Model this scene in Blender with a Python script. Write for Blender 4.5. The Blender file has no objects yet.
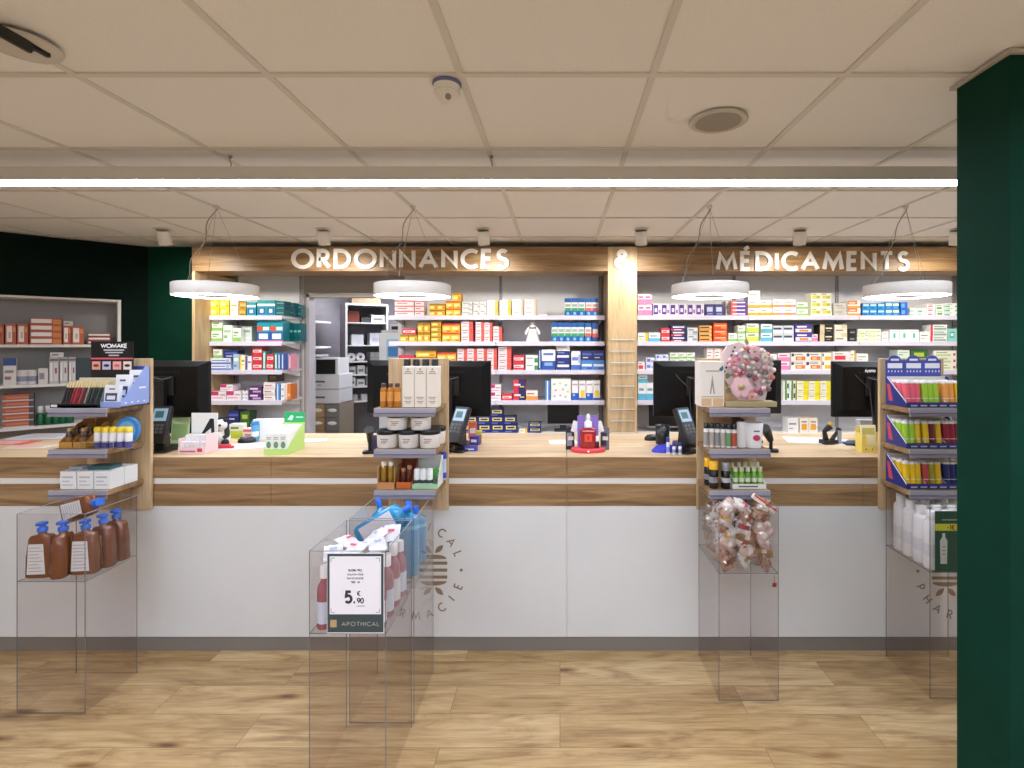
import bpy, math, random
from mathutils import Vector, Matrix, Euler
S = bpy.context.scene
COL = S.collection
RND = random.Random(11)
PI = math.pi

# ------------------------------------------------------------------ camera, world, exposure
F, CX, CY, EYE = 510.0, 560.0, 344.0, 1.55
cam_d = bpy.data.cameras.new('camera')
cam = bpy.data.objects.new('camera', cam_d)
COL.objects.link(cam)
cam.location = (0, 0, EYE)
cam.rotation_euler = (PI / 2, 0, 0)
cam_d.sensor_width = 36
cam_d.lens = 36 * F / 1024
cam_d.shift_x = (512 - CX) / 1024
cam_d.shift_y = (CY - 384) / 1024
cam_d.clip_start = .05
S.camera = cam
w = bpy.data.worlds.new('world')
S.world = w
w.use_nodes = True
w.node_tree.nodes['Background'].inputs[0].default_value = (1, .98, .95, 1)
w.node_tree.nodes['Background'].inputs[1].default_value = .15
S.view_settings.view_transform = 'Standard'
S.view_settings.look = 'None'
S.view_settings.gamma = 1
S.view_settings.use_curve_mapping = False
S.view_settings.exposure = 0.98
S.cycles.transparent_max_bounces = 48
S.cycles.diffuse_bounces = 6
E_STRIP, E_RING, E_SPOT, E_FILL, E_BACKROOM_FILL = 17.0, 13.0, 8.0, 32.0, 20.0

def mx(px, z): return (px - CX) * z / F          # metres to the side of the camera axis, at depth z
def mz(py, z): return EYE - (py - CY) * z / F    # height above the floor, at depth z

# ------------------------------------------------------------------ materials
_m = {}
def lin(h):
    h = h.lstrip('#')
    o = []
    for i in (0, 2, 4):
        c = int(h[i:i + 2], 16) / 255
        o.append(c / 12.92 if c <= .04045 else ((c + .055) / 1.055) ** 2.4)
    return (*o, 1)
def mat(h, rough=.5, metal=0, spec=.5, emit=0, clear=0):
    k = (h, rough, metal, spec, emit, clear)
    if k in _m: return _m[k]
    m = bpy.data.materials.new('paint_' + h.lstrip('#'))
    m.use_nodes = True
    b = m.node_tree.nodes['Principled BSDF']
    b.inputs['Base Color'].default_value = lin(h)
    b.inputs['Roughness'].default_value = rough
    b.inputs['Metallic'].default_value = metal
    b.inputs['Specular IOR Level'].default_value = spec
    if emit:
        b.inputs['Emission Color'].default_value = lin(h)
        b.inputs['Emission Strength'].default_value = emit
    if clear:
        b.inputs['Coat Weight'].default_value = clear
    _m[k] = m
    return m
def nodes(name):
    m = bpy.data.materials.new(name); m.use_nodes = True
    nt = m.node_tree
    return m, nt, nt.nodes['Principled BSDF'], nt.nodes.new, nt.links.new
def ramp(nt, stops):
    r = nt.nodes.new('ShaderNodeValToRGB')
    e = r.color_ramp.elements
    while len(e) > 1: e.remove(e[-1])
    e[0].position = stops[0][0]; e[0].color = lin(stops[0][1])
    for p, c in stops[1:]:
        q = e.new(p); q.color = lin(c)
    return r
def wood(name, dark, mid, light, scale=1.0, vertical=False, rough=.45):
    m, nt, b, N, L = nodes(name)
    tc = N('ShaderNodeTexCoord'); mp = N('ShaderNodeMapping')
    mp.inputs['Scale'].default_value = (9 * scale, 9 * scale, .8 * scale) if vertical else (.8 * scale, 9 * scale, 11 * scale)
    n1 = N('ShaderNodeTexNoise'); n1.inputs['Scale'].default_value = 1.6; n1.inputs['Detail'].default_value = 8; n1.inputs['Distortion'].default_value = 1.1
    mp2 = N('ShaderNodeMapping'); mp2.inputs['Scale'].default_value = (60, 60, 3) if vertical else (3, 60, 90)
    n2 = N('ShaderNodeTexNoise'); n2.inputs['Scale'].default_value = 2.0; n2.inputs['Detail'].default_value = 4
    L(tc.outputs['Object'], mp.inputs[0]); L(tc.outputs['Object'], mp2.inputs[0])
    L(mp.outputs[0], n1.inputs[0]); L(mp2.outputs[0], n2.inputs[0])
    r = ramp(nt, [(.28, dark), (.5, mid), (.72, light)])
    L(n1.outputs[0], r.inputs[0])
    mixn = N('ShaderNodeMix'); mixn.data_type = 'RGBA'; mixn.blend_type = 'MULTIPLY'; mixn.inputs[0].default_value = .3
    r2 = ramp(nt, [(.35, 'b8a890'), (.6, 'ffffff')])
    L(n2.outputs[0], r2.inputs[0]); L(r.outputs[0], mixn.inputs[6]); L(r2.outputs[0], mixn.inputs[7])
    L(mixn.outputs[2], b.inputs['Base Color'])
    b.inputs['Roughness'].default_value = rough
    return m
OAK = wood('oak', '745738', '9b7c56', 'b4966e', 1.25)
OAKV = wood('oak_upright', 'b2956e', 'ccb088', 'dac19a', vertical=True)
OAKTOP_LIT = wood('oak_worktop_lit', 'c2a680', 'd8be98', 'e4ccaa')  # same oak as the fronts, coloured paler for light falling on top
def floor_mat():
    m, nt, b, N, L = nodes('oak_plank_floor')
    tc = N('ShaderNodeTexCoord')
    br = N('ShaderNodeTexBrick')
    br.offset = .37; br.offset_frequency = 2
    br.inputs['Scale'].default_value = 1
    br.inputs['Brick Width'].default_value = 1.25; br.inputs['Row Height'].default_value = .178
    br.inputs['Mortar Size'].default_value = .0016; br.inputs['Mortar Smooth'].default_value = .1
    br.inputs['Color1'].default_value = (0, 0, 0, 1); br.inputs['Color2'].default_value = (1, 1, 1, 1)
    br.inputs['Mortar'].default_value = (.5, .5, .5, 1)
    L(tc.outputs['Object'], br.inputs[0])
    add = N('ShaderNodeVectorMath'); add.operation = 'ADD'
    sc = N('ShaderNodeVectorMath'); sc.operation = 'SCALE'; sc.inputs['Scale'].default_value = 7.3
    L(br.outputs['Color'], sc.inputs[0]); L(tc.outputs['Object'], add.inputs[0]); L(sc.outputs[0], add.inputs[1])
    mp = N('ShaderNodeMapping'); mp.inputs['Scale'].default_value = (1.5, 8, 3)
    n1 = N('ShaderNodeTexNoise'); n1.inputs['Scale'].default_value = 1.3; n1.inputs['Detail'].default_value = 9; n1.inputs['Distortion'].default_value = 1.6; n1.inputs['Roughness'].default_value = .62
    L(add.outputs[0], mp.inputs[0]); L(mp.outputs[0], n1.inputs[0])
    r = ramp(nt, [(.20, '755e42'), (.36, 'a4875f'), (.5, 'c2a67a'), (.66, 'cfb68c'), (.85, 'dcc69f')])
    L(n1.outputs[0], r.inputs[0])
    # fine grain
    mp2 = N('ShaderNodeMapping'); mp2.inputs['Scale'].default_value = (4, 70, 10)
    n2 = N('ShaderNodeTexNoise'); n2.inputs['Scale'].default_value = 1.5; n2.inputs['Detail'].default_value = 5
    L(add.outputs[0], mp2.inputs[0]); L(mp2.outputs[0], n2.inputs[0])
    r2 = ramp(nt, [(.3, 'b39d80'), (.58, 'ffffff')]); L(n2.outputs[0], r2.inputs[0])
    m1 = N('ShaderNodeMix'); m1.data_type = 'RGBA'; m1.blend_type = 'MULTIPLY'; m1.inputs[0].default_value = .45
    L(r.outputs[0], m1.inputs[6]); L(r2.outputs[0], m1.inputs[7])
    # per-plank tone
    r3 = ramp(nt, [(0, 'd8cdbb'), (.5, 'ebe4d8'), (1, 'ffffff')]); L(br.outputs['Color'], r3.inputs[0])
    m2 = N('ShaderNodeMix'); m2.data_type = 'RGBA'; m2.blend_type = 'MULTIPLY'; m2.inputs[0].default_value = .8
    L(m1.outputs[2], m2.inputs[6]); L(r3.outputs[0], m2.inputs[7])
    # knots
    mp3 = N('ShaderNodeMapping'); mp3.inputs['Scale'].default_value = (1.0, 3.6, 1)
    vo = N('ShaderNodeTexVoronoi'); vo.inputs['Scale'].default_value = 1.9
    L(add.outputs[0], mp3.inputs[0]); L(mp3.outputs[0], vo.inputs[0])
    r4 = ramp(nt, [(.0, '503822'), (.045, '7d5f40'), (.10, 'd8c6ae'), (.16, 'ffffff')]); L(vo.outputs['Distance'], r4.inputs[0])
    m3 = N('ShaderNodeMix'); m3.data_type = 'RGBA'; m3.blend_type = 'MULTIPLY'; m3.inputs[0].default_value = .85
    L(m2.outputs[2], m3.inputs[6]); L(r4.outputs[0], m3.inputs[7])
    m4 = N('ShaderNodeMix'); m4.data_type = 'RGBA'; m4.blend_type = 'MIX'
    L(br.outputs['Fac'], m4.inputs[0]); L(m3.outputs[2], m4.inputs[6]); m4.inputs[7].default_value = lin('86683f')
    L(m4.outputs[2], b.inputs['Base Color'])
    b.inputs['Roughness'].default_value = .33
    bp = N('ShaderNodeBump'); bp.inputs['Strength'].default_value = .06
    L(n2.outputs[0], bp.inputs['Height']); L(bp.outputs[0], b.inputs['Normal'])
    return m
def noisy(name, a, bcol, scale, rough=.9, bump=0, spec=.5):
    m, nt, b, N, L = nodes(name)
    tc = N('ShaderNodeTexCoord'); n = N('ShaderNodeTexNoise'); n.inputs['Scale'].default_value = scale; n.inputs['Detail'].default_value = 4
    L(tc.outputs['Object'], n.inputs[0])
    r = ramp(nt, [(.35, a), (.65, bcol)]); L(n.outputs[0], r.inputs[0]); L(r.outputs[0], b.inputs['Base Color'])
    b.inputs['Roughness'].default_value = rough
    b.inputs['Specular IOR Level'].default_value = spec
    if bump:
        bp = N('ShaderNodeBump'); bp.inputs['Strength'].default_value = bump
        L(n.outputs[0], bp.inputs['Height']); L(bp.outputs[0], b.inputs['Normal'])
    return m
def clear_mat(name, tint, gloss=.09, rough=.02):
    m = bpy.data.materials.new(name); m.use_nodes = True
    nt = m.node_tree; nt.nodes.clear(); N = nt.nodes.new; L = nt.links.new
    out = N('ShaderNodeOutputMaterial'); tr = N('ShaderNodeBsdfTransparent'); gl = N('ShaderNodeBsdfGlossy')
    tr.inputs[0].default_value = lin(tint); gl.inputs['Roughness'].default_value = rough
    lw = N('ShaderNodeLayerWeight'); lw.inputs[0].default_value = .5
    pw_ = N('ShaderNodeMath'); pw_.operation = 'POWER'; pw_.inputs[1].default_value = 4
    ml = N('ShaderNodeMath'); ml.operation = 'MULTIPLY_ADD'; ml.inputs[1].default_value = .55; ml.inputs[2].default_value = gloss * .35
    mx_ = N('ShaderNodeMixShader')
    L(lw.outputs['Facing'], pw_.inputs[0]); L(pw_.outputs[0], ml.inputs[0]); L(ml.outputs[0], mx_.inputs[0]); L(tr.outputs[0], mx_.inputs[1]); L(gl.outputs[0], mx_.inputs[2])
    L(mx_.outputs[0], out.inputs[0])
    return m
ACR = clear_mat('clear_acrylic', 'fbfafa', .05)
ACRE = mat('6f7072', .15)
PLASTIC_CLEAR = clear_mat('clear_plastic', 'dfe8ee', .09)
def liquid(name, tint, gloss=.12): return clear_mat(name, tint, gloss)
WHITE = mat('e9e9e8', .45)
SHELFW = mat('d9d8de', .4)
RAIL = mat('a3a2ac', .35)
BLACK = mat('0c0d0f', .35)
DGREY = mat('2a2c30', .45)
CREAM = mat('e9e0cf', .5)
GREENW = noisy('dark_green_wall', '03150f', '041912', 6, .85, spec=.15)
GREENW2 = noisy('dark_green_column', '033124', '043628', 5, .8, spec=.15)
CEILT = noisy('ceiling_tile', 'e6e5e3', 'ebeae8', 160, .95, .05)
CEILB = mat('d3d0ca', .6)
PANELW = noisy('white_laminate', 'd8dbdb', 'dcdfdf', 2.5, .35)
EM_STRIP = mat('e8f0ff', .5, emit=E_STRIP)
EM_RING = mat('eef3ff', .5, emit=E_RING)

# ------------------------------------------------------------------ mesh builder
class MB:
    def __init__(s): s.v = []; s.f = []; s.mi = []; s.mats = []; s.sm = []
    def add(s, vs, fs, m, smooth=False, M=None):
        if m not in s.mats: s.mats.append(m)
        k = s.mats.index(m); o = len(s.v)
        s.v += [tuple(M @ Vector(p)) if M else tuple(p) for p in vs]
        for f in fs: s.f.append([o + i for i in f]); s.mi.append(k); s.sm.append(smooth)
        return s
    def box(s, x0, y0, z0, x1, y1, z1, m, M=None):
        v = [(x0, y0, z0), (x1, y0, z0), (x1, y1, z0), (x0, y1, z0), (x0, y0, z1), (x1, y0, z1), (x1, y1, z1), (x0, y1, z1)]
        return s.add(v, [(0, 3, 2, 1), (4, 5, 6, 7), (0, 1, 5, 4), (1, 2, 6, 5), (2, 3, 7, 6), (3, 0, 4, 7)], m, M=M)
    def rbox(s, x0, y0, z0, x1, y1, z1, r, m, M=None, seg=3):       # rounded in plan (vertical edges)
        p = []
        for cx, cy, a in ((x1 - r, y1 - r, 0), (x0 + r, y1 - r, 90), (x0 + r, y0 + r, 180), (x1 - r, y0 + r, 270)):
            for i in range(seg + 1):
                t = math.radians(a + 90 * i / seg); p.append((cx + r * math.cos(t), cy + r * math.sin(t)))
        return s.prism(p, 'z', z0, z1, m, M)
    def prism(s, p, ax, a, b, m, M=None, smooth=False):
        q = {'z': lambda u, v, w_: (u, v, w_), 'y': lambda u, v, w_: (u, w_, v), 'x': lambda u, v, w_: (w_, u, v)}[ax]
        n = len(p)
        vs = [q(u, v, a) for u, v in p] + [q(u, v, b) for u, v in p]
        s.add(vs, [list(range(n))[::-1], list(range(n, 2 * n))], m, M=M)
        return s.add(vs, [(i, (i + 1) % n, n + (i + 1) % n, n + i) for i in range(n)], m, smooth, M=M)
    def lathe(s, prof, m, n=20, cx=0, cy=0, sx=1, sy=1, pw=2, M=None, smooth=True, cap=True):
        vs = []
        for r, z in prof:
            for i in range(n):
                t = 2 * PI * i / n; c, q = math.cos(t), math.sin(t)
                if pw != 2:
                    c = math.copysign(abs(c) ** (2 / pw), c); q = math.copysign(abs(q) ** (2 / pw), q)
                vs.append((cx + r * c * sx, cy + r * q * sy, z))
        fs = [(j * n + i, j * n + (i + 1) % n, (j + 1) * n + (i + 1) % n, (j + 1) * n + i) for j in range(len(prof) - 1) for i in range(n)]
        s.add(vs, fs, m, smooth, M)
        if cap:
            s.add(vs[:n], [list(range(n))[::-1]], m, M=M); s.add(vs[-n:], [list(range(n))], m, M=M)
        return s
    def ball(s, c, r, m, n=12, k=8, sx=1, sy=1, sz=1, M=None):
        return s.lathe([(max(r * math.sin(PI * j / k), 1e-4), c[2] - r * sz * math.cos(PI * j / k)) for j in range(k + 1)], m, n, c[0], c[1], sx, sy, M=M, cap=False)
    def tube(s, pts, r, m, n=8, M=None, closed=False):
        P = [Vector(p) for p in pts]; vs = []
        k = len(P)
        for i, p in enumerate(P):
            a = P[(i - 1) % k] if (closed or i) else p; b = P[(i + 1) % k] if (closed or i < k - 1) else p
            d = (b - a).normalized()
            u = d.orthogonal() if i == 0 else (pu - d * pu.dot(d))
            u.normalize(); pu = u; w_ = d.cross(u)
            rr = r[i] if isinstance(r, (list, tuple)) else r
            vs += [tuple(p + (u * math.cos(2 * PI * j / n) + w_ * math.sin(2 * PI * j / n)) * rr) for j in range(n)]
        seg = k if closed else k - 1
        fs = [(i * n + j, i * n + (j + 1) % n, ((i + 1) % k) * n + (j + 1) % n, ((i + 1) % k) * n + j) for i in range(seg) for j in range(n)]
        s.add(vs, fs, m, True, M)
        if not closed: s.add(vs[:n], [list(range(n))], m, M=M); s.add(vs[-n:], [list(range(n))], m, M=M)
        return s
    def quad(s, p, m, M=None): return s.add(p, [tuple(range(len(p)))], m, M=M)
    def mesh(s, name):
        me = bpy.data.meshes.new(name); me.from_pydata(s.v, [], s.f)
        for m in s.mats: me.materials.append(m)
        me.polygons.foreach_set('material_index', s.mi); me.polygons.foreach_set('use_smooth', s.sm)
        me.update(); return me

LABELS = {}
def tag(o, label=None, cat=None, group=None, kind=None):
    if label:
        o['label'] = label
        if cat:
            LABELS.setdefault(label, []).append(o.name)
            n = len(label.replace(',', ' ').split())
            if n > 16 or n < 4: print('LABEL LENGTH', n, label)
    if cat: o['category'] = cat
    if group: o['group'] = group
    if kind: o['kind'] = kind
    return o
def obj(name, mb, parent=None, loc=(0, 0, 0), rot=(0, 0, 0), label=None, cat=None, group=None, kind=None):
    me = mb.mesh(name) if isinstance(mb, MB) else mb
    o = bpy.data.objects.new(name, me); COL.objects.link(o)
    o.parent = parent; o.location = loc; o.rotation_euler = rot
    return tag(o, label, cat, group, kind)
def thing(name, label, cat, loc=(0, 0, 0), rot=(0, 0, 0), group=None):
    o = bpy.data.objects.new(name, None); COL.objects.link(o); o.empty_display_size = .05
    o.location = loc; o.rotation_euler = rot
    return tag(o, label, cat, group)
_c = {}
def cached(key, fn, name):
    if key not in _c: _c[key] = fn().mesh(name)
    return _c[key]
def bevel(o, w_=.003, seg=2):
    m = o.modifiers.new('bevel', 'BEVEL'); m.width = w_; m.segments = seg; m.limit_method = 'ANGLE'
    return o
def rotz(a): return Matrix.Rotation(a, 4, 'Z')
def TR(x, y, z, rx=0, ry=0, rz=0): return Matrix.Translation((x, y, z)) @ Euler((rx, ry, rz)).to_matrix().to_4x4()

# ------------------------------------------------------------------ stroke lettering
def arc(cx, cy, rx, ry, a0, a1, n=12):
    return [(cx + rx * math.cos(math.radians(a0 + (a1 - a0) * i / n)), cy + ry * math.sin(math.radians(a0 + (a1 - a0) * i / n))) for i in range(n + 1)]
G = {
 'A': (.84, [[(0, 0), (.42, 1), (.84, 0)], [(.15, .33), (.69, .33)]]),
 'B': (.5, [[(0, 0), (0, 1), (.24, 1)] + arc(.24, .76, .22, .24, 90, -90) + [(0, .52)], [(.24, .52)] + arc(.26, .26, .25, .26, 90, -90) + [(0, 0)]]),
 'C': (.72, [arc(.48, .5, .48, .5, 52, 308, 20)]),
 'D': (.72, [[(0, 0), (0, 1), (.24, 1)] + arc(.24, .5, .48, .5, 90, -90, 16) + [(0, 0)]]),
 'E': (.42, [[(.42, 1), (0, 1), (0, 0), (.42, 0)], [(0, .52), (.38, .52)]]),
 'F': (.46, [[(.46, 1), (0, 1), (0, 0)], [(0, .52), (.42, .52)]]),
 'G': (.9, [arc(.5, .5, .5, .5, 48, 350, 20) + [(.98, .46), (.58, .46)]]),
 'H': (.64, [[(0, 0), (0, 1)], [(.64, 0), (.64, 1)], [(0, .52), (.64, .52)]]),
 'I': (0, [[(0, 0), (0, 1)]]),
 'J': (.3, [[(.3, 1), (.3, .2)] + arc(.12, .18, .18, .18, 0, -110, 8)]),
 'K': (.6, [[(0, 0), (0, 1)], [(.58, 1), (.03, .5), (.62, 0)]]),
 'L': (.42, [[(0, 1), (0, 0), (.42, 0)]]),
 'M': (.98, [[(0, 0), (.14, 1), (.49, .16), (.84, 1), (.98, 0)]]),
 'N': (.66, [[(0, 0), (0, 1), (.66, 0), (.66, 1)]]),
 'O': (1.0, [arc(.5, .5, .5, .5, 0, 360, 28)]),
 'P': (.48, [[(0, 0), (0, 1), (.22, 1)] + arc(.22, .73, .25, .27, 90, -90) + [(0, .46)]]),
 'Q': (1.0, [arc(.5, .5, .5, .5, 0, 360, 24), [(.55, .3), (.95, -.02)]]),
 'R': (.52, [[(0, 0), (0, 1), (.22, 1)] + arc(.22, .74, .25, .26, 90, -90) + [(0, .48)], [(.2, .48), (.54, 0)]]),
 'S': (.5, [arc(.27, .75, .22, .25, 35, 230, 12) + arc(.25, .25, .25, .27, 58, -150, 12)]),
 'T': (.6, [[(0, 1), (.6, 1)], [(.3, 1), (.3, 0)]]),
 'U': (.62, [[(0, 1), (0, .3)] + arc(.31, .31, .31, .31, 180, 360, 12) + [(.62, 1)]]),
 'V': (.74, [[(0, 1), (.37, 0), (.74, 1)]]),
 'W': (1.1, [[(0, 1), (.28, 0), (.55, .9), (.82, 0), (1.1, 1)]]),
 'X': (.68, [[(0, 0), (.66, 1)], [(.02, 1), (.68, 0)]]),
 'Y': (.68, [[(0, 1), (.34, .48), (.68, 1)], [(.34, .48), (.34, 0)]]),
 'Z': (.6, [[(0, 1), (.58, 1), (0, 0), (.6, 0)]]),
 '0': (.58, [arc(.29, .5, .29, .5, 0, 360, 20)]),
 '1': (.2, [[(0, .8), (.2, 1), (.2, 0)]]),
 '5': (.54, [[(.5, 1), (.12, 1), (.06, .56)] + arc(.26, .32, .28, .32, 130, -145, 14)]),
 '9': (.56, [arc(.28, .7, .27, .3, 0, 360, 16), [(.55, .68), (.28, 0)]]),
 '€': (.72, [arc(.5, .5, .4, .5, 50, 310, 14), [(0, .6), (.55, .6)], [(0, .4), (.5, .4)]]),
 '-': (.4, [[(0, .42), (.4, .42)]]), ',': (.06, [[(.08, .12), (0, -.16)]]), '.': (0, [[(0, -.02), (0, .06)]]), '_': (.5, []), ' ': (.4, []),
 '&': (.86, [arc(.38, .79, .20, .20, 200, -20, 12) + [(.50, .64), (.20, .46)], arc(.29, .26, .27, .26, 110, 290, 12) + [(.56, .13), (.80, .46)], [(.20, .72), (.86, 0)]]),
 'y': (.5, [[(0, .66), (.25, 0)], [(.5, .66), (.16, -.25)]]), 'm': (.7, [[(0, 0), (0, .66)], [(0, .45)] + arc(.175, .45, .175, .2, 180, 0, 8) + [(.35, 0)], [(.35, .45)] + arc(.525, .45, .175, .2, 180, 0, 8) + [(.7, 0)]]),
 'a': (.46, [arc(.22, .33, .22, .33, 0, 360, 14), [(.46, .66), (.46, 0)]]), 'i': (0, [[(0, 0), (0, .66)], [(0, .85), (0, .95)]]), 'l': (0, [[(0, 0), (0, 1)]]),
}
G['É'] = (.48, G['E'][1] + [[(.14, 1.2), (.36, 1.38)]])
def stroke(mb, pl, sw, T, depth, m, clamp=None):
    """one pen stroke: a ribbon with mitred joints, given thickness"""
    closed = len(pl) > 3 and (Vector(pl[0]) - Vector(pl[-1])).length < 1e-4
    P = [Vector(p) for p in (pl[:-1] if closed else pl)]
    q = [P[0]]
    for p in P[1:]:
        if (p - q[-1]).length > 1e-4: q.append(p)
    P = q; n = len(P); Lf, Rt = [], []
    for i in range(n):
        a = P[i - 1] if (closed or i) else None
        b = P[(i + 1) % n] if (closed or i < n - 1) else None
        d1 = (P[i] - a).normalized() if a is not None else None
        d2 = (b - P[i]).normalized() if b is not None else None
        if d1 is None: d1 = d2
        if d2 is None: d2 = d1
        n1 = Vector((-d1.y, d1.x)); n2 = Vector((-d2.y, d2.x)); t = n1 + n2
        if t.length < 1e-3: t = n1
        t.normalize(); k = min(1 / max(t.dot(n1), .36), 2.8)
        Lf.append(P[i] + t * sw / 2 * k); Rt.append(P[i] - t * sw / 2 * k)
    if clamp:
        for q_ in (Lf, Rt):
            for p in q_: p.y = min(max(p.y, clamp[0]), clamp[1])
    def fr(p, d): return T(p.x, p.y, d)
    vs = [fr(p, depth) for p in Lf] + [fr(p, depth) for p in Rt] + [fr(p, 0) for p in Lf] + [fr(p, 0) for p in Rt]
    fs = []
    for i in range(n if closed else n - 1):
        j = (i + 1) % n
        fs += [(i, j, n + j, n + i), (i, 2 * n + i, 2 * n + j, j), (n + i, n + j, 3 * n + j, 3 * n + i)]
    if not closed: fs += [(0, n, 3 * n, 2 * n), (n - 1, 2 * n - 1, 4 * n - 1, 3 * n - 1)]
    mb.add(vs, fs, m)
def text_w(s_, h, tr=.2): return sum(G[c][0] * h + tr * h for c in s_) - tr * h
def text(mb, s_, x, y, z, h, m, sw=.12, depth=.0008, tr=.2, align='c', M=None, width=None):
    """capitals of height h on the plane y=const facing -y; x,z = centre-bottom (or left) of the line"""
    kx = 1
    hh = h * (1 - sw); W = text_w(s_, hh, tr)
    if width: kx = width / W
    x0 = x - W * kx / 2 if align == 'c' else x
    if width and h > .1: pass
    for c in s_:
        gw, pls = G[c]
        for ip, pl in enumerate(pls):
            def T(u, v, d, x0=x0):
                p = Vector((u, y - d, v)); return M @ p if M else p
            stroke(mb, [(x0 + p[0] * hh * kx, z + sw * h / 2 + p[1] * hh) for p in pl], sw * h, T, depth + ip * .0004 * min(1, h / .05), m, (z, z + h) if c in 'AMNVWKZ' else None)
        x0 += (gw * hh + tr * hh) * kx
    return mb

# ================================================================== ROOM
CEIL = 2.40
XR, XL, YF, YB, YBACK = 3.75, -5.0, -3.6, 4.80, 7.3
def struct(name, mb, parent=None):
    o = obj(name, mb, parent)
    if parent is None: o['kind'] = 'structure'
    return o
b = MB(); b.box(XL - .1, YF - .1, -.08, XR + .1, YBACK + .1, 0, floor_mat())
fl = struct('floor', b)
b = MB(); b.box(XL - .1, YF - .1, CEIL + .006, XR + .1, YBACK + .1, CEIL + .1, CEILT)
for k in range(-9, 8):
    x = -.316 + .610 * k
    b.box(x - .011, YF, CEIL, x + .011, YB - .01, CEIL + .0065, CEILB)
for k in range(-9, 6):
    y = 1.615 + .6125 * k
    b.box(XL, y - .011, CEIL - .0006, XR, y + .011, CEIL + .0065, CEILB)
struct('ceiling', b)
WALLC = mat('a49d95', .8)
DO0, DO1, DOZ = -2.36, -1.50, 2.02
b = MB(); b.box(-3.30, YB, 0, DO0, YB + .1, CEIL, WALLC); b.box(DO0, YB, DOZ, DO1, YB + .1, CEIL, WALLC); b.box(DO1, YB, 0, XR, YB + .1, CEIL, WALLC)
struct('wall_back', b)
P0, P1 = Vector((-4.25, 3.87)), Vector((-3.61, 4.47))
dv = (P1 - P0).normalized(); PL = P0 - dv * ((P0.x - XL) / dv.x); nv = Vector((-dv.y, dv.x))
b = MB()
def wseg(s0, s1, z0, z1):
    A, B_ = P0 + dv * s0, P0 + dv * s1
    b.prism([(A.x, A.y), (B_.x, B_.y), (B_.x + nv.x * .1, B_.y + nv.y * .1), (A.x + nv.x * .1, A.y + nv.y * .1)], 'z', z0, z1, GREENW)
SL, SR_ = (PL - P0).dot(dv), (P1 - P0).dot(dv)
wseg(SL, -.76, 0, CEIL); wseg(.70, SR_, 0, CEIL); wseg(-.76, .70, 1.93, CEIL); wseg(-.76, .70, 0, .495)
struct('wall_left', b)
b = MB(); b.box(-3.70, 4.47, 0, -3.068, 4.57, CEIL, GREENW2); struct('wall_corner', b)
b = MB(); b.box(XL - .1, YF, 0, XL, PL.y + .1, CEIL, mat('e4dfd6', .8)); struct('wall_side', b)
b = MB(); b.box(XR, YF, 0, XR + .1, YB + .1, CEIL, mat('e4dfd6', .8)); struct('wall_right', b)
b = MB(); b.box(XL, YF - .1, 0, XR, YF, CEIL, mat('e4dfd6', .8)); struct('wall_front', b)
ROOMC = noisy('lavender_plaster', '9c9aa6', 'a3a1ac', 3, .85)
b = MB(); b.box(-3.9, 7.1, 0, -.6, 7.2, CEIL, ROOMC); struct('wall_storeroom', b)
b = MB(); b.box(-3.0, YB + .1, 0, -2.9, 7.1, CEIL, ROOMC); struct('wall_storeroom_left', b)
b = MB(); b.box(-.9, YB + .1, 0, -.8, 7.1, CEIL, ROOMC); struct('wall_storeroom_right', b)
# doorway trim
b = MB(); b.box(DO0 - .02, 4.785, 0, DO0 + .006, 4.91, DOZ, mat('b4b3bd', .5)); b.box(DO1 - .02, 4.785, 0, DO1 + .02, 4.91, DOZ, mat('c9c8cc', .5)); b.box(DO0 - .02, 4.785, DOZ - .03, DO1 + .02, 4.91, DOZ + .01, mat('b5b0aa', .5))
struct('trim_doorway', b)
# green column
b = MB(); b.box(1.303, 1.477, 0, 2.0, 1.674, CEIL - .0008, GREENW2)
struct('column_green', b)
b = MB(); b.box(1.290, 1.464, CEIL - .012, 2.02, 1.69, CEIL - .001, mat('b5b0a6', .6))
struct('trim_column', b)

# ================================================================== LIGHTING FIXTURES
def area(name, loc, sx, sy, power, rot=(0, 0, 0), col=(1, .97, .93), parent=None):
    d = bpy.data.lights.new(name, 'AREA'); d.shape = 'RECTANGLE'; d.size = sx; d.size_y = sy; d.energy = power; d.color = col
    o = bpy.data.objects.new(name, d); COL.objects.link(o); o.location = loc; o.rotation_euler = rot; o.parent = parent
    return o
def linear_light(x0, x1, y, label, strength):
    t = thing('linear_pendant_light', label, 'ceiling light', ((x0 + x1) / 2, y, 2.278))
    h = (x1 - x0) / 2
    b = MB(); b.box(-h, -.055, .003, h, .055, .056, mat('cfcdc8', .5)); b.box(-h, -.055, .0, h, -.042, .003, mat('cfcdc8', .5)); b.box(-h, .042, 0, h, .055, .003, mat('cfcdc8', .5))
    obj('housing', b, t)
    b = MB(); b.box(-h + .002, -.0415, -.0005, h - .002, .0415, .0028, strength); obj('diffuser', b, t)
    for x in (-1.49, -.31, 2.1):
        if abs(x) < h:
            b = MB(); b.tube([(x - t.location.x * 0, 0, .056), (x + .004, 0, .085), (x - .003, 0, .105), (x, 0, CEIL - 2.278)], .0018, mat('3a3733', .5)); b.lathe([(.007, .112), (.009, .122)], mat('8d877b'), 10, x, 0)
            obj('suspension_cable', b, t)
    return t
linear_light(-3.1, 3.1, 2.305, 'long white linear pendant light running across the whole ceiling', EM_STRIP)
FILLM = mat('e0eaff', .5, emit=E_FILL)  # glow of two added strips behind the camera, unseen, lighting the fronts
linear_light(-3.1, 2.9, .35, 'added unseen linear fill light over the sales floor nearest the counter light', FILLM)
linear_light(-3.1, 2.9, -1.6, 'added unseen linear fill light at the rear of the sales floor', FILLM)

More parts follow.
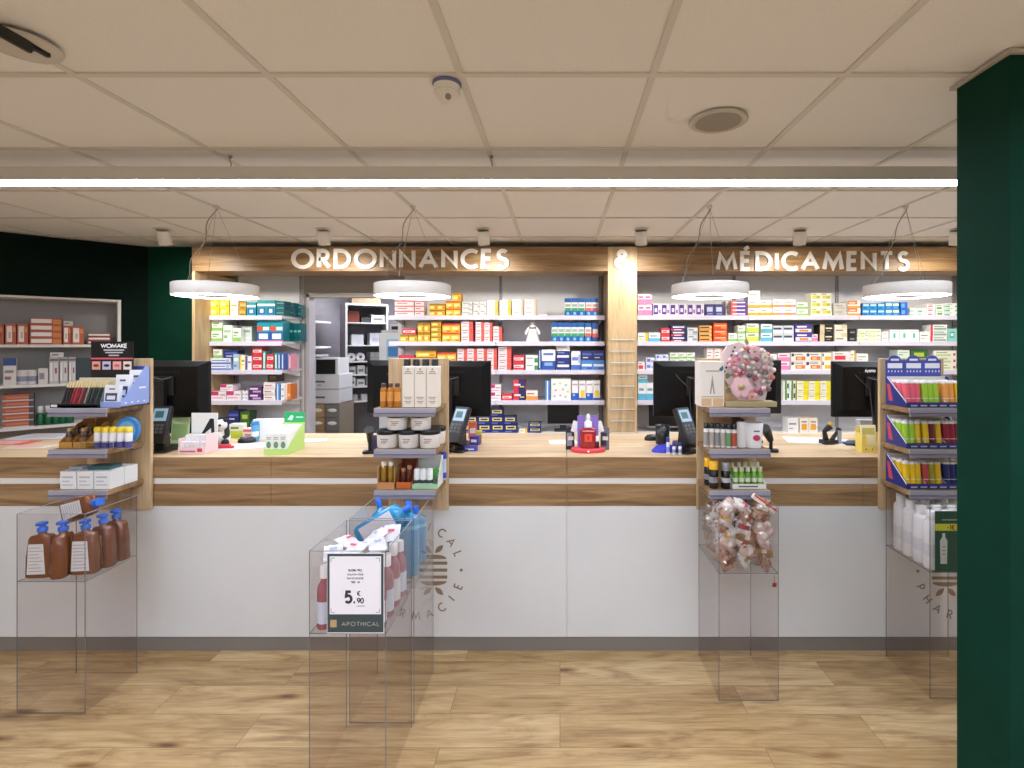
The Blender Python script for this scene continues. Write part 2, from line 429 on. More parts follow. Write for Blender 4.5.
def ring_light(px, label):
    z = 3.14; x = mx(px, z); zb = 1.842; ht = .074; ro, ri = .229, .112
    t = thing('ring_pendant_light', label, 'pendant light', (x, z, zb), (0, 0, 0), 'white ring pendants over the counter')
    def f():
        b = MB(); n = 48
        # housing: outer skin, top, inner skin
        pr = [(ro - .004, .0), (ro, .003), (ro, ht - .004), (ro - .004, ht), (ri + .003, ht), (ri, ht - .003), (ri, .003), (ri + .004, 0)]
        b.lathe(pr, mat('e2e0dc', .5), n, cap=False); return b
    obj('ring_housing', cached('ringh', f, 'ring_housing'), t)
    def f2():
        b = MB(); b.lathe([(ri + .004, .001), (ro - .004, .001)], EM_RING, 48, cap=False, smooth=False); return b
    obj('diffuser', cached('ringd', f2, 'diffuser'), t)
    top = CEIL - zb
    def f3():
        b = MB()
        for a in (20, 140, 260):
            a = math.radians(a); b.tube([(.19 * math.cos(a), .19 * math.sin(a), ht), (0, 0, top - .01)], .0011, mat('9a968e', .4), 5)
        return b
    obj('suspension_wires', cached('ringw', f3, 'suspension_wires'), t)
    def f4():
        b = MB(); P = []
        for i in range(22):
            u = i / 21; P.append((-.19 * (1 - u) ** 1.0 + .012 * math.sin(u * 14), -.02 * (1 - u) + .01 * math.cos(u * 11), ht + (top - .01 - ht) * u))
        b.tube(P, .0028, mat('8a8478', .5), 6); b.lathe([(.006, top - .02), (.016, top - .012), (.016, top - .0005)], mat('cfcac0'), 12); return b
    obj('power_cord', cached('ringc', f4, 'power_cord'), t)
ring_light(216.5, 'white ring pendant light hanging before the green wall')
ring_light(413, 'white ring pendant light hanging below the word ORDONNANCES')
ring_light(709.5, 'white ring pendant light below the start of the word MÉDICAMENTS')
ring_light(905.5, 'white ring pendant light beside the green column')

def spot(px, label, aim):
    z = 3.80; x = mx(px, z)
    t = thing('ceiling_spotlight', label, 'spotlight', (x, z, CEIL), (0, 0, 0), 'white ceiling spotlights in front of the wood fascia')
    b = MB(); b.lathe([(.058, -.0035), (.058, -.001)], mat('e6e3de', .5), 20); b.lathe([(.044, -.006), (.044, -.0035)], mat('9c978f', .5), 20)
    obj('mounting_plate', b, t)
    d = Vector((aim[0] - x, aim[1] - z, aim[2] - (CEIL - .06))).normalized()
    tilt = Vector((d.x * .35 + .06, d.y * .45, -1)).normalized()
    q = Vector((0, 0, -1)).rotation_difference(tilt).to_matrix().to_4x4()
    M = Matrix.Translation((0, 0, -.012)) @ q
    b = MB(); b.lathe([(.040, 0), (.046, -.01), (.043, -.098), (.041, -.101), (.037, -.098), (.036, -.085)], mat('efedea', .45), 20, M=M)
    obj('lamp_body', b, t)
    l = bpy.data.lights.new('spot_lamp', 'SPOT'); l.energy = E_SPOT * 2.3; l.spot_size = math.radians(138); l.spot_blend = 1.0; l.shadow_soft_size = .03; l.color = (1, .94, .85)
    lo = bpy.data.objects.new('spot_lamp', l); COL.objects.link(lo); lo.parent = t
    lo.location = M @ Vector((0, 0, -.12)); lo.rotation_euler = Vector((0, 0, -1)).rotation_difference(d).to_euler()
for px, lab, ax in ((163, 'white ceiling spotlight over the dark green wall', -3.0), (323, 'white ceiling spotlight above the letters ORD of the fascia', -1.9), (483, 'white ceiling spotlight above the letters CES of the fascia', -.6),
                    (641, 'white ceiling spotlight just past the ampersand column', .6), (800, 'white ceiling spotlight above the middle of the word MÉDICAMENTS', 1.9), (957, 'white ceiling spotlight half hidden by the green column', 3.1)):
    spot(px, lab, (ax, 4.5, 1.3))

# ceiling fittings
t = thing('security_camera', 'white dome camera on the ceiling tile before the linear light', 'security camera', (mx(447, 1.66), 1.66, CEIL))
b = MB(); b.lathe([(.046, 0 - .0005), (.047, -.008), (.044, -.012)], mat('6a6f98', .5), 24); obj('mounting_ring', b, t)
b = MB(); b.lathe([(.043, -.012), (.041, -.03), (.034, -.05), (.026, -.062), (.012, -.07), (.001, -.072)], mat('e8e6e0', .35), 24, cap=False)
b.lathe([(.0425, -.0335), (.0415, -.0335)], mat('8f8a80'), 24, cap=False)
obj('dome', b, t)
b = MB(); b.ball((.010, -.028, -.058), .010, mat('8b857c', .3)); obj('lens', b, t)
t = thing('ceiling_speaker', 'round flush loudspeaker set in a ceiling tile', 'loudspeaker', (mx(718, 1.944), 1.944, CEIL + .006))
b = MB(); b.lathe([(.108, -.0065), (.108, -.010), (.100, -.014), (.084, -.012), (.084, -.0065)], mat('c4beb4', .6), 36); obj('rim', b, t)
b = MB(); b.lathe([(.084, -.0125), (.002, -.0135)], noisy('speaker_mesh', '928b82', '9f988f', 900, .8), 36, cap=False); obj('speaker_grille', b, t)
t = thing('wifi_access_point', 'white round disc with black bracket on the ceiling at the corner', 'access point', (-1.51, 1.43, CEIL))
b = MB(); b.lathe([(.075, -.001), (.088, -.01), (.084, -.02), (.05, -.028), (.001, -.03)], mat('c9c3b7', .5), 32, cap=False); obj('disc', b, t)
b = MB(); b.box(.050, -.16, -.036, .062, .02, -.022, BLACK); b.box(.02, -.165, -.036, .062, -.150, -.022, BLACK); b.box(.052, -.11, -.052, .062, -.03, -.036, BLACK); b.box(.03, -.02, -.030, .062, .0, -.022, BLACK); obj('bracket', b, t)

# ================================================================== SHELVING
SF, IT = 4.42, 4.44        # shelf front, front of the goods
SY = {1: 315.5, 2: 341.5, 3: 370, 4: 400.5}
SZ = {k: mz(v, SF) for k, v in SY.items()}; SZ[0] = .775
BACKP = noisy('pale_back_panel', 'e0e0e2', 'e4e4e6', 3, .6)
def bay(name, label, x0, x1, joints=(), brk=()):
    t = thing(name, label, 'shelving unit', ((x0 + x1) / 2, SF, 0)); ox = (x0 + x1) / 2
    b = MB(); b.box(x0 - ox, YB - SF - .022, .0, x1 - ox, YB - SF - .002, 2.36, BACKP); obj('back_panel', b, t)
    xs = [x0] + list(joints) + [x1]
    for k in (1, 2, 3, 4):
        for a, c in zip(xs, xs[1:]):
            b = MB(); b.box(a + .002 - ox, .006, SZ[k] - .022, c - .002 - ox, YB - SF - .024, SZ[k], SHELFW)
            s = obj('shelf', b, t)
            b = MB(); b.box(a + .002 - ox, -.004, SZ[k] - .038, c - .002 - ox, .0055, SZ[k] + .0, mat('dddbec', .35)); bevel(obj('price_rail', b, s), .002)
    b = MB(); b.box(x0 - ox, .0, .05, x1 - ox, YB - SF - .024, SZ[0], WHITE); b.box(x0 - ox, .03, 0, x1 - ox, YB - SF - .024, .05, DGREY); obj('base_cabinet', b, t)
    for xx in xs + list(brk):
        b = MB(); xx = min(max(xx, x0 + .016), x1 - .016)
        b.box(xx - ox - .014, YB - SF - .034, .775, xx - ox + .014, YB - SF - .0225, 2.36, mat('a7a6a9', .5))
        for i in range(60): b.box(xx - ox - .003, YB - SF - .0348, .8 + i * .0258, xx - ox + .003, YB - SF - .0338, .812 + i * .0258, mat('4c4b4e'))
        obj('slotted_upright', b, t)
        for k in (1, 2, 3, 4):
            sx = .008 if xx < (x0 + x1) / 2 else -.008
            b = MB(); b.prism([(YB - SF - .034, SZ[k] - .0225), (.06, SZ[k] - .0225), (.06, SZ[k] - .03), (YB - SF - .034, SZ[k] - .075)], 'x', xx - ox + sx - .002, xx - ox + sx + .002, WHITE); obj('bracket', b, t)
    return t
XA0, XA1 = -3.04, -2.408
XB0, XB1 = -1.485, .388
XC0, XC1 = .668, 3.70
bay('shelving_unit', 'narrow white shelving unit of medicine boxes beside the storeroom doorway', XA0, XA1)
bay('shelving_unit', 'white wall shelving unit between the doorway and the wooden post', XB0, XB1, (mx(496, SF),))
bay('shelving_unit', 'wide white wall shelving unit between the wooden post and green column', XC0, XC1, (mx(748, SF), mx(859, SF)))

# wood fascia and posts
HZ = 4.25
t = thing('wood_fascia', 'long oak fascia above the shelving reading ORDONNANCES and MÉDICAMENTS', 'sign', (0, HZ, 0))
b = MB(); b.box(-3.067, 0, 2.158, .399, .30, 2.361, OAK); b.box(.644, 0, 2.158, XR - .005, .30, 2.361, OAK); obj('fascia_board', b, t)
LET = mat('f6f5f3', .4)
b = MB(); text(b, 'ORDONNANCES', mx(400.5, HZ), -.001, mz(269.3, HZ), .170, LET, .19, .014, .36, width=mx(509, HZ) - mx(292, HZ) - .03); obj('lettering', b, t)
b = MB(); text(b, 'MÉDICAMENTS', mx(812, HZ), -.001, mz(271.2, HZ), .166, LET, .19, .014, .36, width=mx(909, HZ) - mx(716, HZ) - .03); obj('lettering', b, t)
t = thing('wood_post', 'oak clad post with an ampersand and clear leaflet rails', 'post', (.521, HZ, 0))
b = MB(); b.box(-.121, 0, 0, .121, .54, 2.361, OAKV); obj('post_body', b, t)
b = MB(); text(b, '&', 0, -.001, mz(269.3, HZ), .166, LET, .19, .014); obj('lettering', b, t)
for i in range(9):
    z = mz(339.5 + i * 11.6, HZ)
    b = MB(); b.box(-.098, -.012, z - .004, .098, -.0005, z + .004, PLASTIC_CLEAR); b.box(-.098, -.0135, z - .003, .098, -.012, z + .003, mat('efe9df', .2)); obj('leaflet_rail', b, t)
b = MB(); b.box(-3.067, HZ + .001, 0, -3.043, YB - .002, 2.158 - .001, OAKV); o = obj('side_panel', b, label='tall oak side panel closing the shelving beside the green wall', cat='side panel')

# ------------------------------------------------------------------ cartons
def st(base, *pat, side=None, top=None): return (base, pat, side or base, top or base)
W_ = 'f0efec'
TXT = '8d8f96'
ST = {
 'yellow': st('f0d040', (.08, .30, .62, .72, 'f7ecaa'), (.66, .1, .92, .4, 'e2ae22'), side='d9b62c'),
 'yellowwhite': st('f2f0e4', (0, 0, .35, 1, 'f0d63f'), (.42, .55, .9, .68, TXT), (.42, .3, .8, .4, 'e8c832'), side='e9d880'),
 'cream': st('efe9d6', (.1, .6, .8, .72, 'b9a878'), (.1, .3, .5, .4, 'd9c68a')),
 'gold': st('b78a2c', (.1, .35, .9, .7, 'd8b45a'), (.2, .1, .8, .22, '7d5a1a')),
 'teal': st('159aa6', (0, .62, 1, .78, 'd8f0f2'), (.12, .1, .88, .52, '1c5fae'), (.3, .18, .7, .44, 'cfe6f6'), side='0b6f7a', top='0f7f8a'),
 'tealdk': st('0d6a72', (.1, .5, .9, .62, '7fc7cc'), (.1, .15, .6, .28, '0a4f57'), side='085058'),
 'tealred': st('129aae', (0, .0, 1, .46, '2360b4'), (.15, .12, .85, .38, 'e9f2fa'), (.02, .5, .42, .74, 'e0503c'), (.48, .54, .95, .7, 'f2f4f0'), (0, 0, 1, .06, 'd86a9a'), side='0b7480'),
 'whitegreen': st(W_, (0, 0, 1, .3, '8cc96a'), (.1, .6, .7, .74, '6fae58'), (.1, .42, .5, .5, TXT), side='e4ece0'),
 'palegreen': st('e6efe6', (.1, .55, .85, .7, '9cc9a4'), (.1, .2, .45, .38, '7cb98c')),
 'greengrey': st('c6d2cc', (.1, .6, .8, .74, '7d9a90'), (.1, .2, .9, .3, 'dfe8e4')),
 'whiteblue': st('e6eaf4', (0, 0, 1, .26, '4a6fc0'), (.1, .5, .75, .68, '6a8ad0'), (.78, .36, .94, .8, '9fb4e6'), side='cdd6ec'),
 'navy': st('24306e', (.1, .5, .9, .7, '5a6cc0'), (.15, .18, .6, .3, 'd8dcf0'), side='1a2352'),
 'lightblue': st('a9c6e4', (.1, .55, .9, .75, 'eef4fa'), (.1, .2, .6, .32, '5b86bc')),
 'whiteviolet': st('ebe8f2', (.0, 0, .3, 1, '4d4f9e'), (.38, .5, .9, .62, TXT)),
 'redwhite': st('d63a48', (.08, .30, .92, .66, 'f4e9e8'), (.16, .40, .7, .54, 'c24450'), side='b42c3a'),
 'tealthin': st('3fa6a2', (.2, .1, .8, .9, 'cfeae6')),
 'bluethin': st('3c62b0', (.25, .08, .6, .92, 'e4ebf8')),
 'whitethin': st('eef0f4', (.2, .2, .8, .3, '7da0cf'), (.2, .6, .8, .7, TXT)),
 'pinkthin': st('d88aa2', (.2, .1, .8, .9, 'f2dde4')),
 'magenta': st('f3ecf0', (.0, .55, .5, 1, 'c8387e'), (.58, .55, .94, .66, TXT), (.1, .2, .8, .32, 'e49abf'), side='e9dbe3'),
 'purple': st('5a2f6e', (.08, .55, .7, .8, 'f0e6f2'), (.3, .12, .95, .4, 'c9a6d4'), side='43224f'),
 'whitered': st('f1ecec', (.0, .75, 1, 1, 'd9d2d4'), (.1, .38, .7, .52, 'c24a50'), (.1, .14, .85, .22, TXT)),
 'skyblue': st('4c86c8', (.3, 0, .55, 1, 'eef3f9')),
 'orange': st('dd8238', (0, 0, .3, 1, 'efe6da'), (.4, .2, .9, .4, 'f2c08a'), side='c06a26'),
 'dark': st('2c2624', (.2, .3, .8, .7, '6a5230')),
 'pinkwhite': st('f4e6e6', (0, .68, 1, .92, 'e0707c'), (.12, .3, .66, .46, 'c8606a'), side='e8d0d2'),
 'goldyel': st('eec53a', (0, .7, 1, 1, 'a87a1c'), (.1, .2, .62, .52, 'f7e69c'), (.7, .1, .95, .55, 'd8872a'), side='caa02a'),
 'goldred': st('f0c22e', (0, .78, 1, 1, 'd8443c'), (.1, .28, .8, .58, 'f8e59a'), (.5, .06, .9, .24, 'e06a34'), side='c9a024'),
 'silver': st('cfd0d2', (.1, .55, .75, .72, '8f9198'), (.6, .15, .95, .45, 'a9a48c')),
 'whiteyel': st('f2efe4', (.72, 0, 1, 1, 'e8b93a'), (.1, .5, .6, .62, TXT), (.1, .2, .5, .34, 'e9d48a')),
 'whitepink': st('f3ebe6', (.8, 0, 1, 1, 'ecc0a8'), (.1, .55, .65, .66, 'b58a92'), (.1, .25, .55, .35, TXT)),
 'swirlg': st('eef2f6', (0, .76, 1, 1, '2060ae'), (.1, .50, .9, .66, '9fb8a8'), (0, 0, 1, .30, '1f66b8'), (.05, .26, .95, .44, '3aa068'), (.3, .05, .7, .2, '7fc2e8'), side='2a62a4', top='2060ae'),
 'swirlr': st('eef2f6', (0, .76, 1, 1, '2060ae'), (.1, .50, .9, .66, 'c8a8a0'), (0, 0, 1, .30, '2b6ac0'), (.05, .26, .95, .44, 'd4604c'), (.3, .05, .7, .2, '7fc2e8'), side='2a62a4', top='2060ae'),
 'swirlr2': st('1c4f96', (.1, .42, .9, .66, 'e8d6c8'), (.05, .22, .95, .42, 'd4604c'), side='1a4582'),
 'pinkred': st('f0dfe2', (.66, 0, 1, 1, 'dd5a52'), (.08, .55, .58, .72, 'c88a94'), (.08, .2, .5, .34, TXT), side='d9484a'),
 'whitegrn2': st('eef0ee', (.72, .0, 1, .6, '2f9a50'), (.1, .5, .6, .64, '8f9a98')),
 'bluearc': st('f0f2f6', (0, 0, 1, .44, '2f56ae'), (.2, .2, .8, .36, '8fb0e0'), (.12, .72, .85, .84, '5b78bc'), side='3c62b4'),
 'navyarc': st('26357e', (.06, .30, .94, .56, 'eef0f6'), (.1, .76, .6, .88, '7f8fd0'), side='1d2a68'),
 'cyanarc': st('4d86d0', (.06, .35, .94, .6, 'e6eef8'), (.5, .08, .9, .25, '2b5aa8')),
 'rednavy': st('d23a50', (.45, 0, 1, 1, '262c66'), (.08, .4, .6, .58, 'f2e6ea'), (.55, .25, .9, .35, 'e8d860')),
 'orangewh': st('f4eee6', (0, 0, 1, .42, 'ea9a4a'), (.1, .6, .7, .74, 'c87a4a')),
 'dots': st('f0f2ee', (.1, .7, .22, .78, '9fc8a4'), (.4, .74, .5, .82, 'e2cf8a'), (.7, .66, .8, .74, '8fb6da'), (.18, .42, .28, .5, 'd8a0b0'), (.55, .46, .65, .54, '9fc8a4'), (.8, .36, .9, .44, 'e2cf8a'), (.12, .14, .22, .22, '8fb6da'), (.42, .18, .52, .26, 'd8a0b0'), (.68, .12, .78, .2, '9fc8a4')),
 'bluebot': st('f1f0f2', (0, 0, 1, .36, '2c5cbe'), (.15, .2, .5, .32, '9fc0ee'), (.1, .76, .9, .84, 'c0a8c0')),
 'yelbot': st('f1f0f0', (.0, 0, 1, .12, '2c5cbe'), (.25, .14, .85, .5, 'f0d040'), (.1, .76, .9, .84, 'c0a8c0')),
 'navyyel': st('1f2c7c', (.16, .42, .92, .86, 'e6dc6a'), (.26, .54, .82, .74, '24307c'), (.1, .1, .6, .22, '6a7ad0'), side='18225e', top='18225e'),
 'pink': st('f6e6ee', (0, .0, 1, .5, 'e486b4'), (.1, .62, .8, .8, 'd05a96')),
 'violet': st('efe9f2', (.06, .1, .62, .9, '5b3a92'), (.2, .3, .5, .62, 'e9e0f2'), (.7, .2, .92, .5, '8f6ab8'), side='6a4a9c', top='3a2a5c'),
 'violetdk': st('4a3a7c', (.15, .35, .8, .75, 'c8d2ee'), (.2, .1, .8, .22, '7a9ad0')),
 'violred': st('5a3f9a', (0, 0, .36, 1, 'e0605c'), (.1, .32, .9, .62, 'f0eaf4'), side='d8909a'),
 'whiteor': st('f4f0ea', (0, 0, 1, .40, 'eea23c'), (.1, .6, .55, .74, TXT), side='e9e0d2'),
 'whiteorpk': st('f5f1ee', (0, .05, .6, .38, 'ee9440'), (.6, .05, 1, .38, 'e88aa4'), (.1, .62, .6, .76, TXT)),
 'whiteyel2': st('f0f1ea', (.1, .25, .9, .7, 'e8dc4a'), (.55, .3, .85, .62, 'b0c060'), (.1, .8, .5, .9, TXT), side='dfe4c8'),
 'grey': st('d2cfc9', (.1, .5, .7, .66, 'a09a90'), (.3, .15, .9, .3, 'b8b2a8')),
 'orwhite': st('f3ebe2', (0, 0, 1, .3, 'f0a050'), (0, .5, .75, 1, 'dd7a3a'), (.1, .62, .6, .8, 'f6dcc0')),
 'cyanbox': st('1f8cd2', (.1, .52, .9, .84, 'b4ddf2'), (.15, .12, .6, .34, '1558a8'), side='1560a4'),
 'cyangrn': st('2a78c8', (.08, .45, .92, .82, 'cfe8a8'), (.2, .1, .7, .3, '46a0d8')),
 'bluebox': st('2a62c4', (.15, .2, .6, .8, '5fa2e6')),
 'whtmint': st('f0f3f0', (.0, 0, .5, .42, '6fc0a0'), (.1, .6, .75, .74, '8fae9e')),
 'redpill': st('f3ecee', (.15, .12, .75, .5, 'e07a90'), (.1, .7, .8, .82, TXT)),
 'grnpill': st('f0f2ee', (.15, .12, .8, .52, '5cae6a'), (.1, .7, .8, .82, TXT)),
 'whitecy': st('eef2f4', (0, 0, 1, .38, '62b8dc'), (.1, .55, .7, .7, '7d9ab0')),
 'orred': st('e2501e', (.1, .5, .9, .68, 'f6c8a0'), (.55, .1, .95, .38, 'f08a30'), side='c8440f'),
 'orblk': st('f0c070', (0, 0, 1, .36, 'e8963a'), (.05, .4, .8, .72, '3a2a22'), side='c98a3a'),
 'navyred': st('232a66', (.12, .5, .9, .76, 'e6e8f4'), (0, 0, .8, .3, 'd8464a'), (.2, .08, .7, .22, 'f2eef2')),
 'greywhite': st('d6d9de', (.5, .1, .95, .5, '9aa2ae'), (.1, .6, .6, .76, '70788a')),
 'limegr': st('eef2e0', (0, 0, 1, .52, 'c4d84a'), (.1, .65, .7, .8, '6f8a58')),
 'tealwht': st('eaf2f4', (0, 0, 1, .46, '58b4cc'), (.1, .62, .8, .76, '5a8a9a')),
 'greynavy': st('c9ced8', (0, .0, 1, .4, 'dfe3ec'), (.05, .5, .85, .74, '3a4668'), side='aab0be'),
 'purporg': st('4a3a9a', (.0, .1, 1, .5, 'f0ece8'), (.25, .16, .8, .4, 'e8883a'), (.1, .66, .7, .84, 'f2f0f6')),
 'blkbeige': st('26211e', (.0, 0, .34, 1, 'd9c9a8'), (.42, .5, .9, .64, 'e8e2d2'), (.5, .2, .8, .3, '9a8a6a')),
 'creamw': st('ece4d4', (.5, .55, 1, 1, 'd8cbb0'), (.1, .25, .7, .4, '8a8478')),
 'blackbx': st('262a2a', (.2, .3, .8, .5, '8a8f8f')),
 'limethin': st('eef2ea', (0, .1, .6, .6, 'cfe09a'), (.66, .3, .92, .6, '9fc070')),
 'tealdot': st('f1f4f2', (.38, .3, .62, .7, '5cc0b0'), (.1, .8, .9, .86, 'b0c8c0')),
 'whitepl': st('f1f1ee', (.1, .55, .8, .66, TXT), (.1, .25, .5, .34, 'b0b4ba')),
 'whtgrnred': st('f0f0ee', (.0, .0, .14, 1, 'd8405a'), (.2, .1, .95, .4, '78b098'), (.2, .6, .8, .74, TXT)),
 'mint': st('8fd8cc', (.2, .3, .8, .75, '4a9ab0'), (.3, .4, .7, .65, 'e2f4f0')),
 'redcream': st('f4ecec', (.1, .1, .75, .55, 'dc3a48'), (.1, .7, .6, .82, TXT)),
 'pastry': st('f2ece4', (.3, .12, .95, .55, 'd8783a'), (.4, .2, .7, .44, 'f0c08a'), (.02, .55, .2, .9, '2a4a6a'), (.26, .72, .8, .84, TXT)),
 'pastyel': st('f2efe2', (.3, .12, .95, .55, 'e8b43a'), (.02, .55, .2, .9, '4a7a5a')),
 'yellowbr': st('f2f0dc', (.55, 0, 1, 1, 'efe02c'), (.08, .5, .5, .64, 'a8aa98'), (.08, .2, .5, .32, 'd8dcc0'), side='e4d62a', top='f0e668'),
 'greenblk': st('e4ebe0', (.3, 0, .62, 1, '5a8a4a'), (.68, .2, .95, .7, '2c4a34')),
 'leafgrn': st('3a6a34', (.2, .3, .8, .7, 'b8c84a'), side='2a4a28'),
 'herb': st('eef0e6', (.1, .15, .75, .45, 'c4d88a'), (.86, .2, .96, .6, 'c84a4a'), (.1, .65, .6, .78, '8a9a7a')),
 'bluesm': st('e2e6f2', (.1, .3, .5, .8, '6a74c8'), (.55, .3, .9, .6, 'a4ace0')),
 'orpill': st('f2e9dc', (.2, .2, .8, .6, 'f0a83c'), (.2, .7, .8, .8, TXT)),
 'whitebig': st('f0efee', (.1, .7, .7, .78, TXT), (.1, .5, .5, .56, 'c0c2c6')),
}
def carton_mesh(style, w_, d, h):
    key = ('carton', style, round(w_, 3), round(d, 3), round(h, 3))
    def f():
        base, pat, side, top = ST[style]
        b = MB(); x = w_ / 2
        v = [(-x, 0, 0), (x, 0, 0), (x, d, 0), (-x, d, 0), (-x, 0, h), (x, 0, h), (x, d, h), (-x, d, h)]
        b.add(v, [(0, 1, 5, 4), (2, 3, 7, 6), (0, 3, 2, 1)], mat('#' + base, .45))
        b.add(v, [(1, 2, 6, 5), (3, 0, 4, 7)], mat('#' + side, .45)); b.add(v, [(4, 5, 6, 7)], mat('#' + top, .45))
        for k, (u0, v0, u1, v1, c) in enumerate(pat):
            y = -.0003 - .0002 * k
            b.quad([((u0 - .5) * w_, y, v0 * h), ((u1 - .5) * w_, y, v0 * h), ((u1 - .5) * w_, y, v1 * h), ((u0 - .5) * w_, y, v1 * h)], mat('#' + c, .45))
        b.quad([(-x * .72, d * .25, h + .0003), (x * .6, d * .25, h + .0003), (x * .6, d * .42, h + .0003), (-x * .72, d * .42, h + .0003)], mat('#' + (pat[0][4] if pat else side), .45))
        return b
    return cached(key, f, 'carton')
ORD = ['first', 'second', 'third', 'fourth', 'fifth', 'sixth', 'seventh', 'eighth', 'ninth', 'tenth', 'eleventh', 'twelfth']
ROWN = {1: [''], 2: ['lower', 'upper'], 3: ['bottom', 'middle', 'top'], 4: ['bottom', 'second-row', 'third-row', 'top'], 5: ['bottom', 'second-row', 'third-row', 'fourth-row', 'top']}
SHN = {1: 'top shelf', 2: 'second shelf', 3: 'third shelf', 4: 'fourth shelf', 0: 'base shelf'}
BAYN = {'A': 'narrow bay', 'B': 'middle bay', 'C': 'wide bay'}
def cl(bay_, sh, x0, x1, ytop, cols, rows, style, look, d=.11, dy=0, ybot=None, cat='medicine box', anchor=None, z0=None):
    z = IT + dy
    zb = SZ[sh] + .0006 if ybot is None else mz(ybot, z) + .0006
    if z0 is not None: zb = z0
    X0, X1 = mx(x0, z), mx(x1, z); H = mz(ytop, z) - zb
    cw = (X1 - X0) / cols; rh = H / rows
    frompost = {'A': 'doorway', 'B': 'post', 'C': 'post'}[bay_] if anchor is None else anchor
    top = None
    for c in range(cols):
        for r in range(rows):
            n = (cols - 1 - c) if bay_ in 'AB' else c
            pos = (f'{ROWN[rows][r]} ' if rows > 1 else '') + (f'{ORD[n]} from {frompost}' if cols > 1 else '')
            lab = ', '.join(q for q in (look, pos.strip(), f'{SHN[sh]} of {BAYN[bay_]}') if q)
            jx = RND.uniform(-.0012, .0012); jy = RND.uniform(0, .008)
            obj('medicine_box', carton_mesh(style, cw - .0035, d, rh - .0012), None, (X0 + (c + .5) * cw + jx * .5, z + jy, zb + r * rh), (0, 0, 0), lab, cat,
                f'{look}es in a block'.replace('boxes in', 'boxes in') if cols * rows > 1 else None)
    return zb + H
# --- narrow bay
B3 = 'A'
cl(B3, 1, 209.5, 229, 300, 2, 2, 'yellow', 'yellow box with pale label')
cl(B3, 1, 229.5, 238, 300, 1, 1, 'cream', 'tall cream box')
cl(B3, 1, 238.5, 246, 301.5, 1, 2, 'gold', 'dark gold box')
cl(B3, 1, 246.5, 256, 302, 1, 1, 'teal', 'short teal and blue box')
cl(B3, 1, 256.5, 275, 300, 2, 1, 'teal', 'tall teal and blue box')
cl(B3, 1, 275.5, 284.5, 301, 1, 3, 'tealdk', 'dark teal box with white line')
cl(B3, 1, 285, 293, 302.5, 1, 2, 'tealdk', 'dark teal box set back beside the corner', dy=.13)
cl(B3, 1, 293.5, 301, 304.5, 1, 2, 'tealdk', 'dark teal box at the back corner', dy=.22, d=.08)
cl(B3, 2, 211, 222, 320, 1, 2, 'whitegreen', 'white box with green foot, tall stack')
cl(B3, 2, 222.5, 232, 325, 1, 1, 'palegreen', 'pale green box')
cl(B3, 2, 232.5, 241, 328, 1, 1, 'whitegreen', 'small white box with green foot')
cl(B3, 2, 241.5, 252, 326, 1, 1, 'greengrey', 'grey-green box beside an empty gap', dy=.05)
cl(B3, 2, 256.5, 283, 320.5, 2, 1, 'tealred', 'tall teal box with red disc')
cl(B3, 2, 285, 301, 323, 4, 1, 'tealdk', 'dark teal box turned to the doorway', dy=.17, d=.1)
t_ = cl(B3, 3, 209.5, 230.5, 358, 1, 2, 'whiteblue', 'wide white and blue pack')
cl(B3, 3, 213, 222, 349, 1, 1, 'whitegreen', 'white carton balanced on the blue packs', z0=t_ + .0005)
cl(B3, 3, 223, 238, 350, 1, 1, 'navy', 'navy carton behind the white carton', z0=t_ + .0005, d=.09, dy=.0)
cl(B3, 3, 233, 239, 354, 1, 1, 'lightblue', 'light blue box beside blue packs')
cl(B3, 3, 239.5, 245, 355, 1, 1, 'yellowwhite', 'white and yellow slim box')
cl(B3, 3, 245.5, 251.5, 356, 1, 1, 'whiteviolet', 'white and violet slim box')
cl(B3, 3, 252, 262, 347, 1, 3, 'redwhite', 'red and white box, tall stack')
cl(B3, 3, 262.5, 265.5, 351, 1, 1, 'tealthin', 'thin teal box between red stacks')
cl(B3, 3, 266, 273.5, 354, 1, 2, 'redwhite', 'red and white box, short stack')
cl(B3, 3, 274, 277, 353, 1, 1, 'tealthin', 'thin teal box beside the short red stack')
cl(B3, 3, 277.5, 284, 353, 2, 1, 'bluethin', 'thin blue and white box')
cl(B3, 3, 285, 288, 354, 1, 1, 'whitethin', 'thin white box', dy=.06)
cl(B3, 3, 288.5, 291, 354, 1, 1, 'pinkthin', 'thin pink box', dy=.06)
cl(B3, 4, 210.5, 226, 391.5, 1, 1, 'magenta', 'white box with magenta corner by side panel')
cl(B3, 4, 226.5, 241, 391, 1, 1, 'magenta', 'white box with magenta corner beside purple stack')
cl(B3, 4, 242, 247.5, 391, 2, 1, 'whitethin', 'slim grey and white box')
cl(B3, 4, 248.5, 261.5, 386.5, 1, 2, 'purple', 'purple and white box')
cl(B3, 4, 263, 275, 382, 1, 3, 'whitered', 'white box with red line')
cl(B3, 4, 275.8, 280, 384, 1, 1, 'skyblue', 'sky blue and white box')
cl(B3, 4, 280.3, 284, 383.5, 1, 1, 'whitethin', 'slim white box beside orange box')
cl(B3, 4, 285, 290.5, 384, 1, 1, 'orange', 'orange and white box', dy=.04)
cl(B3, 4, 219.5, 232.5, 384.5, 1, 1, 'magenta', 'white box with magenta corner on top', ybot=391, dy=.01)
cl(B3, 4, 267.5, 278, 373.5, 1, 1, 'dark', 'dark brown box on the white stack', ybot=381.8, dy=.0)
cl(B3, 0, 212, 224, 419, 1, 3, 'navy', 'blue-violet slim pack')
cl(B3, 0, 227, 239, 410.5, 1, 2, 'navy', 'navy square carton')
cl(B3, 0, 239.5, 249, 411.5, 1, 2, 'leafgrn', 'green and brown carton')
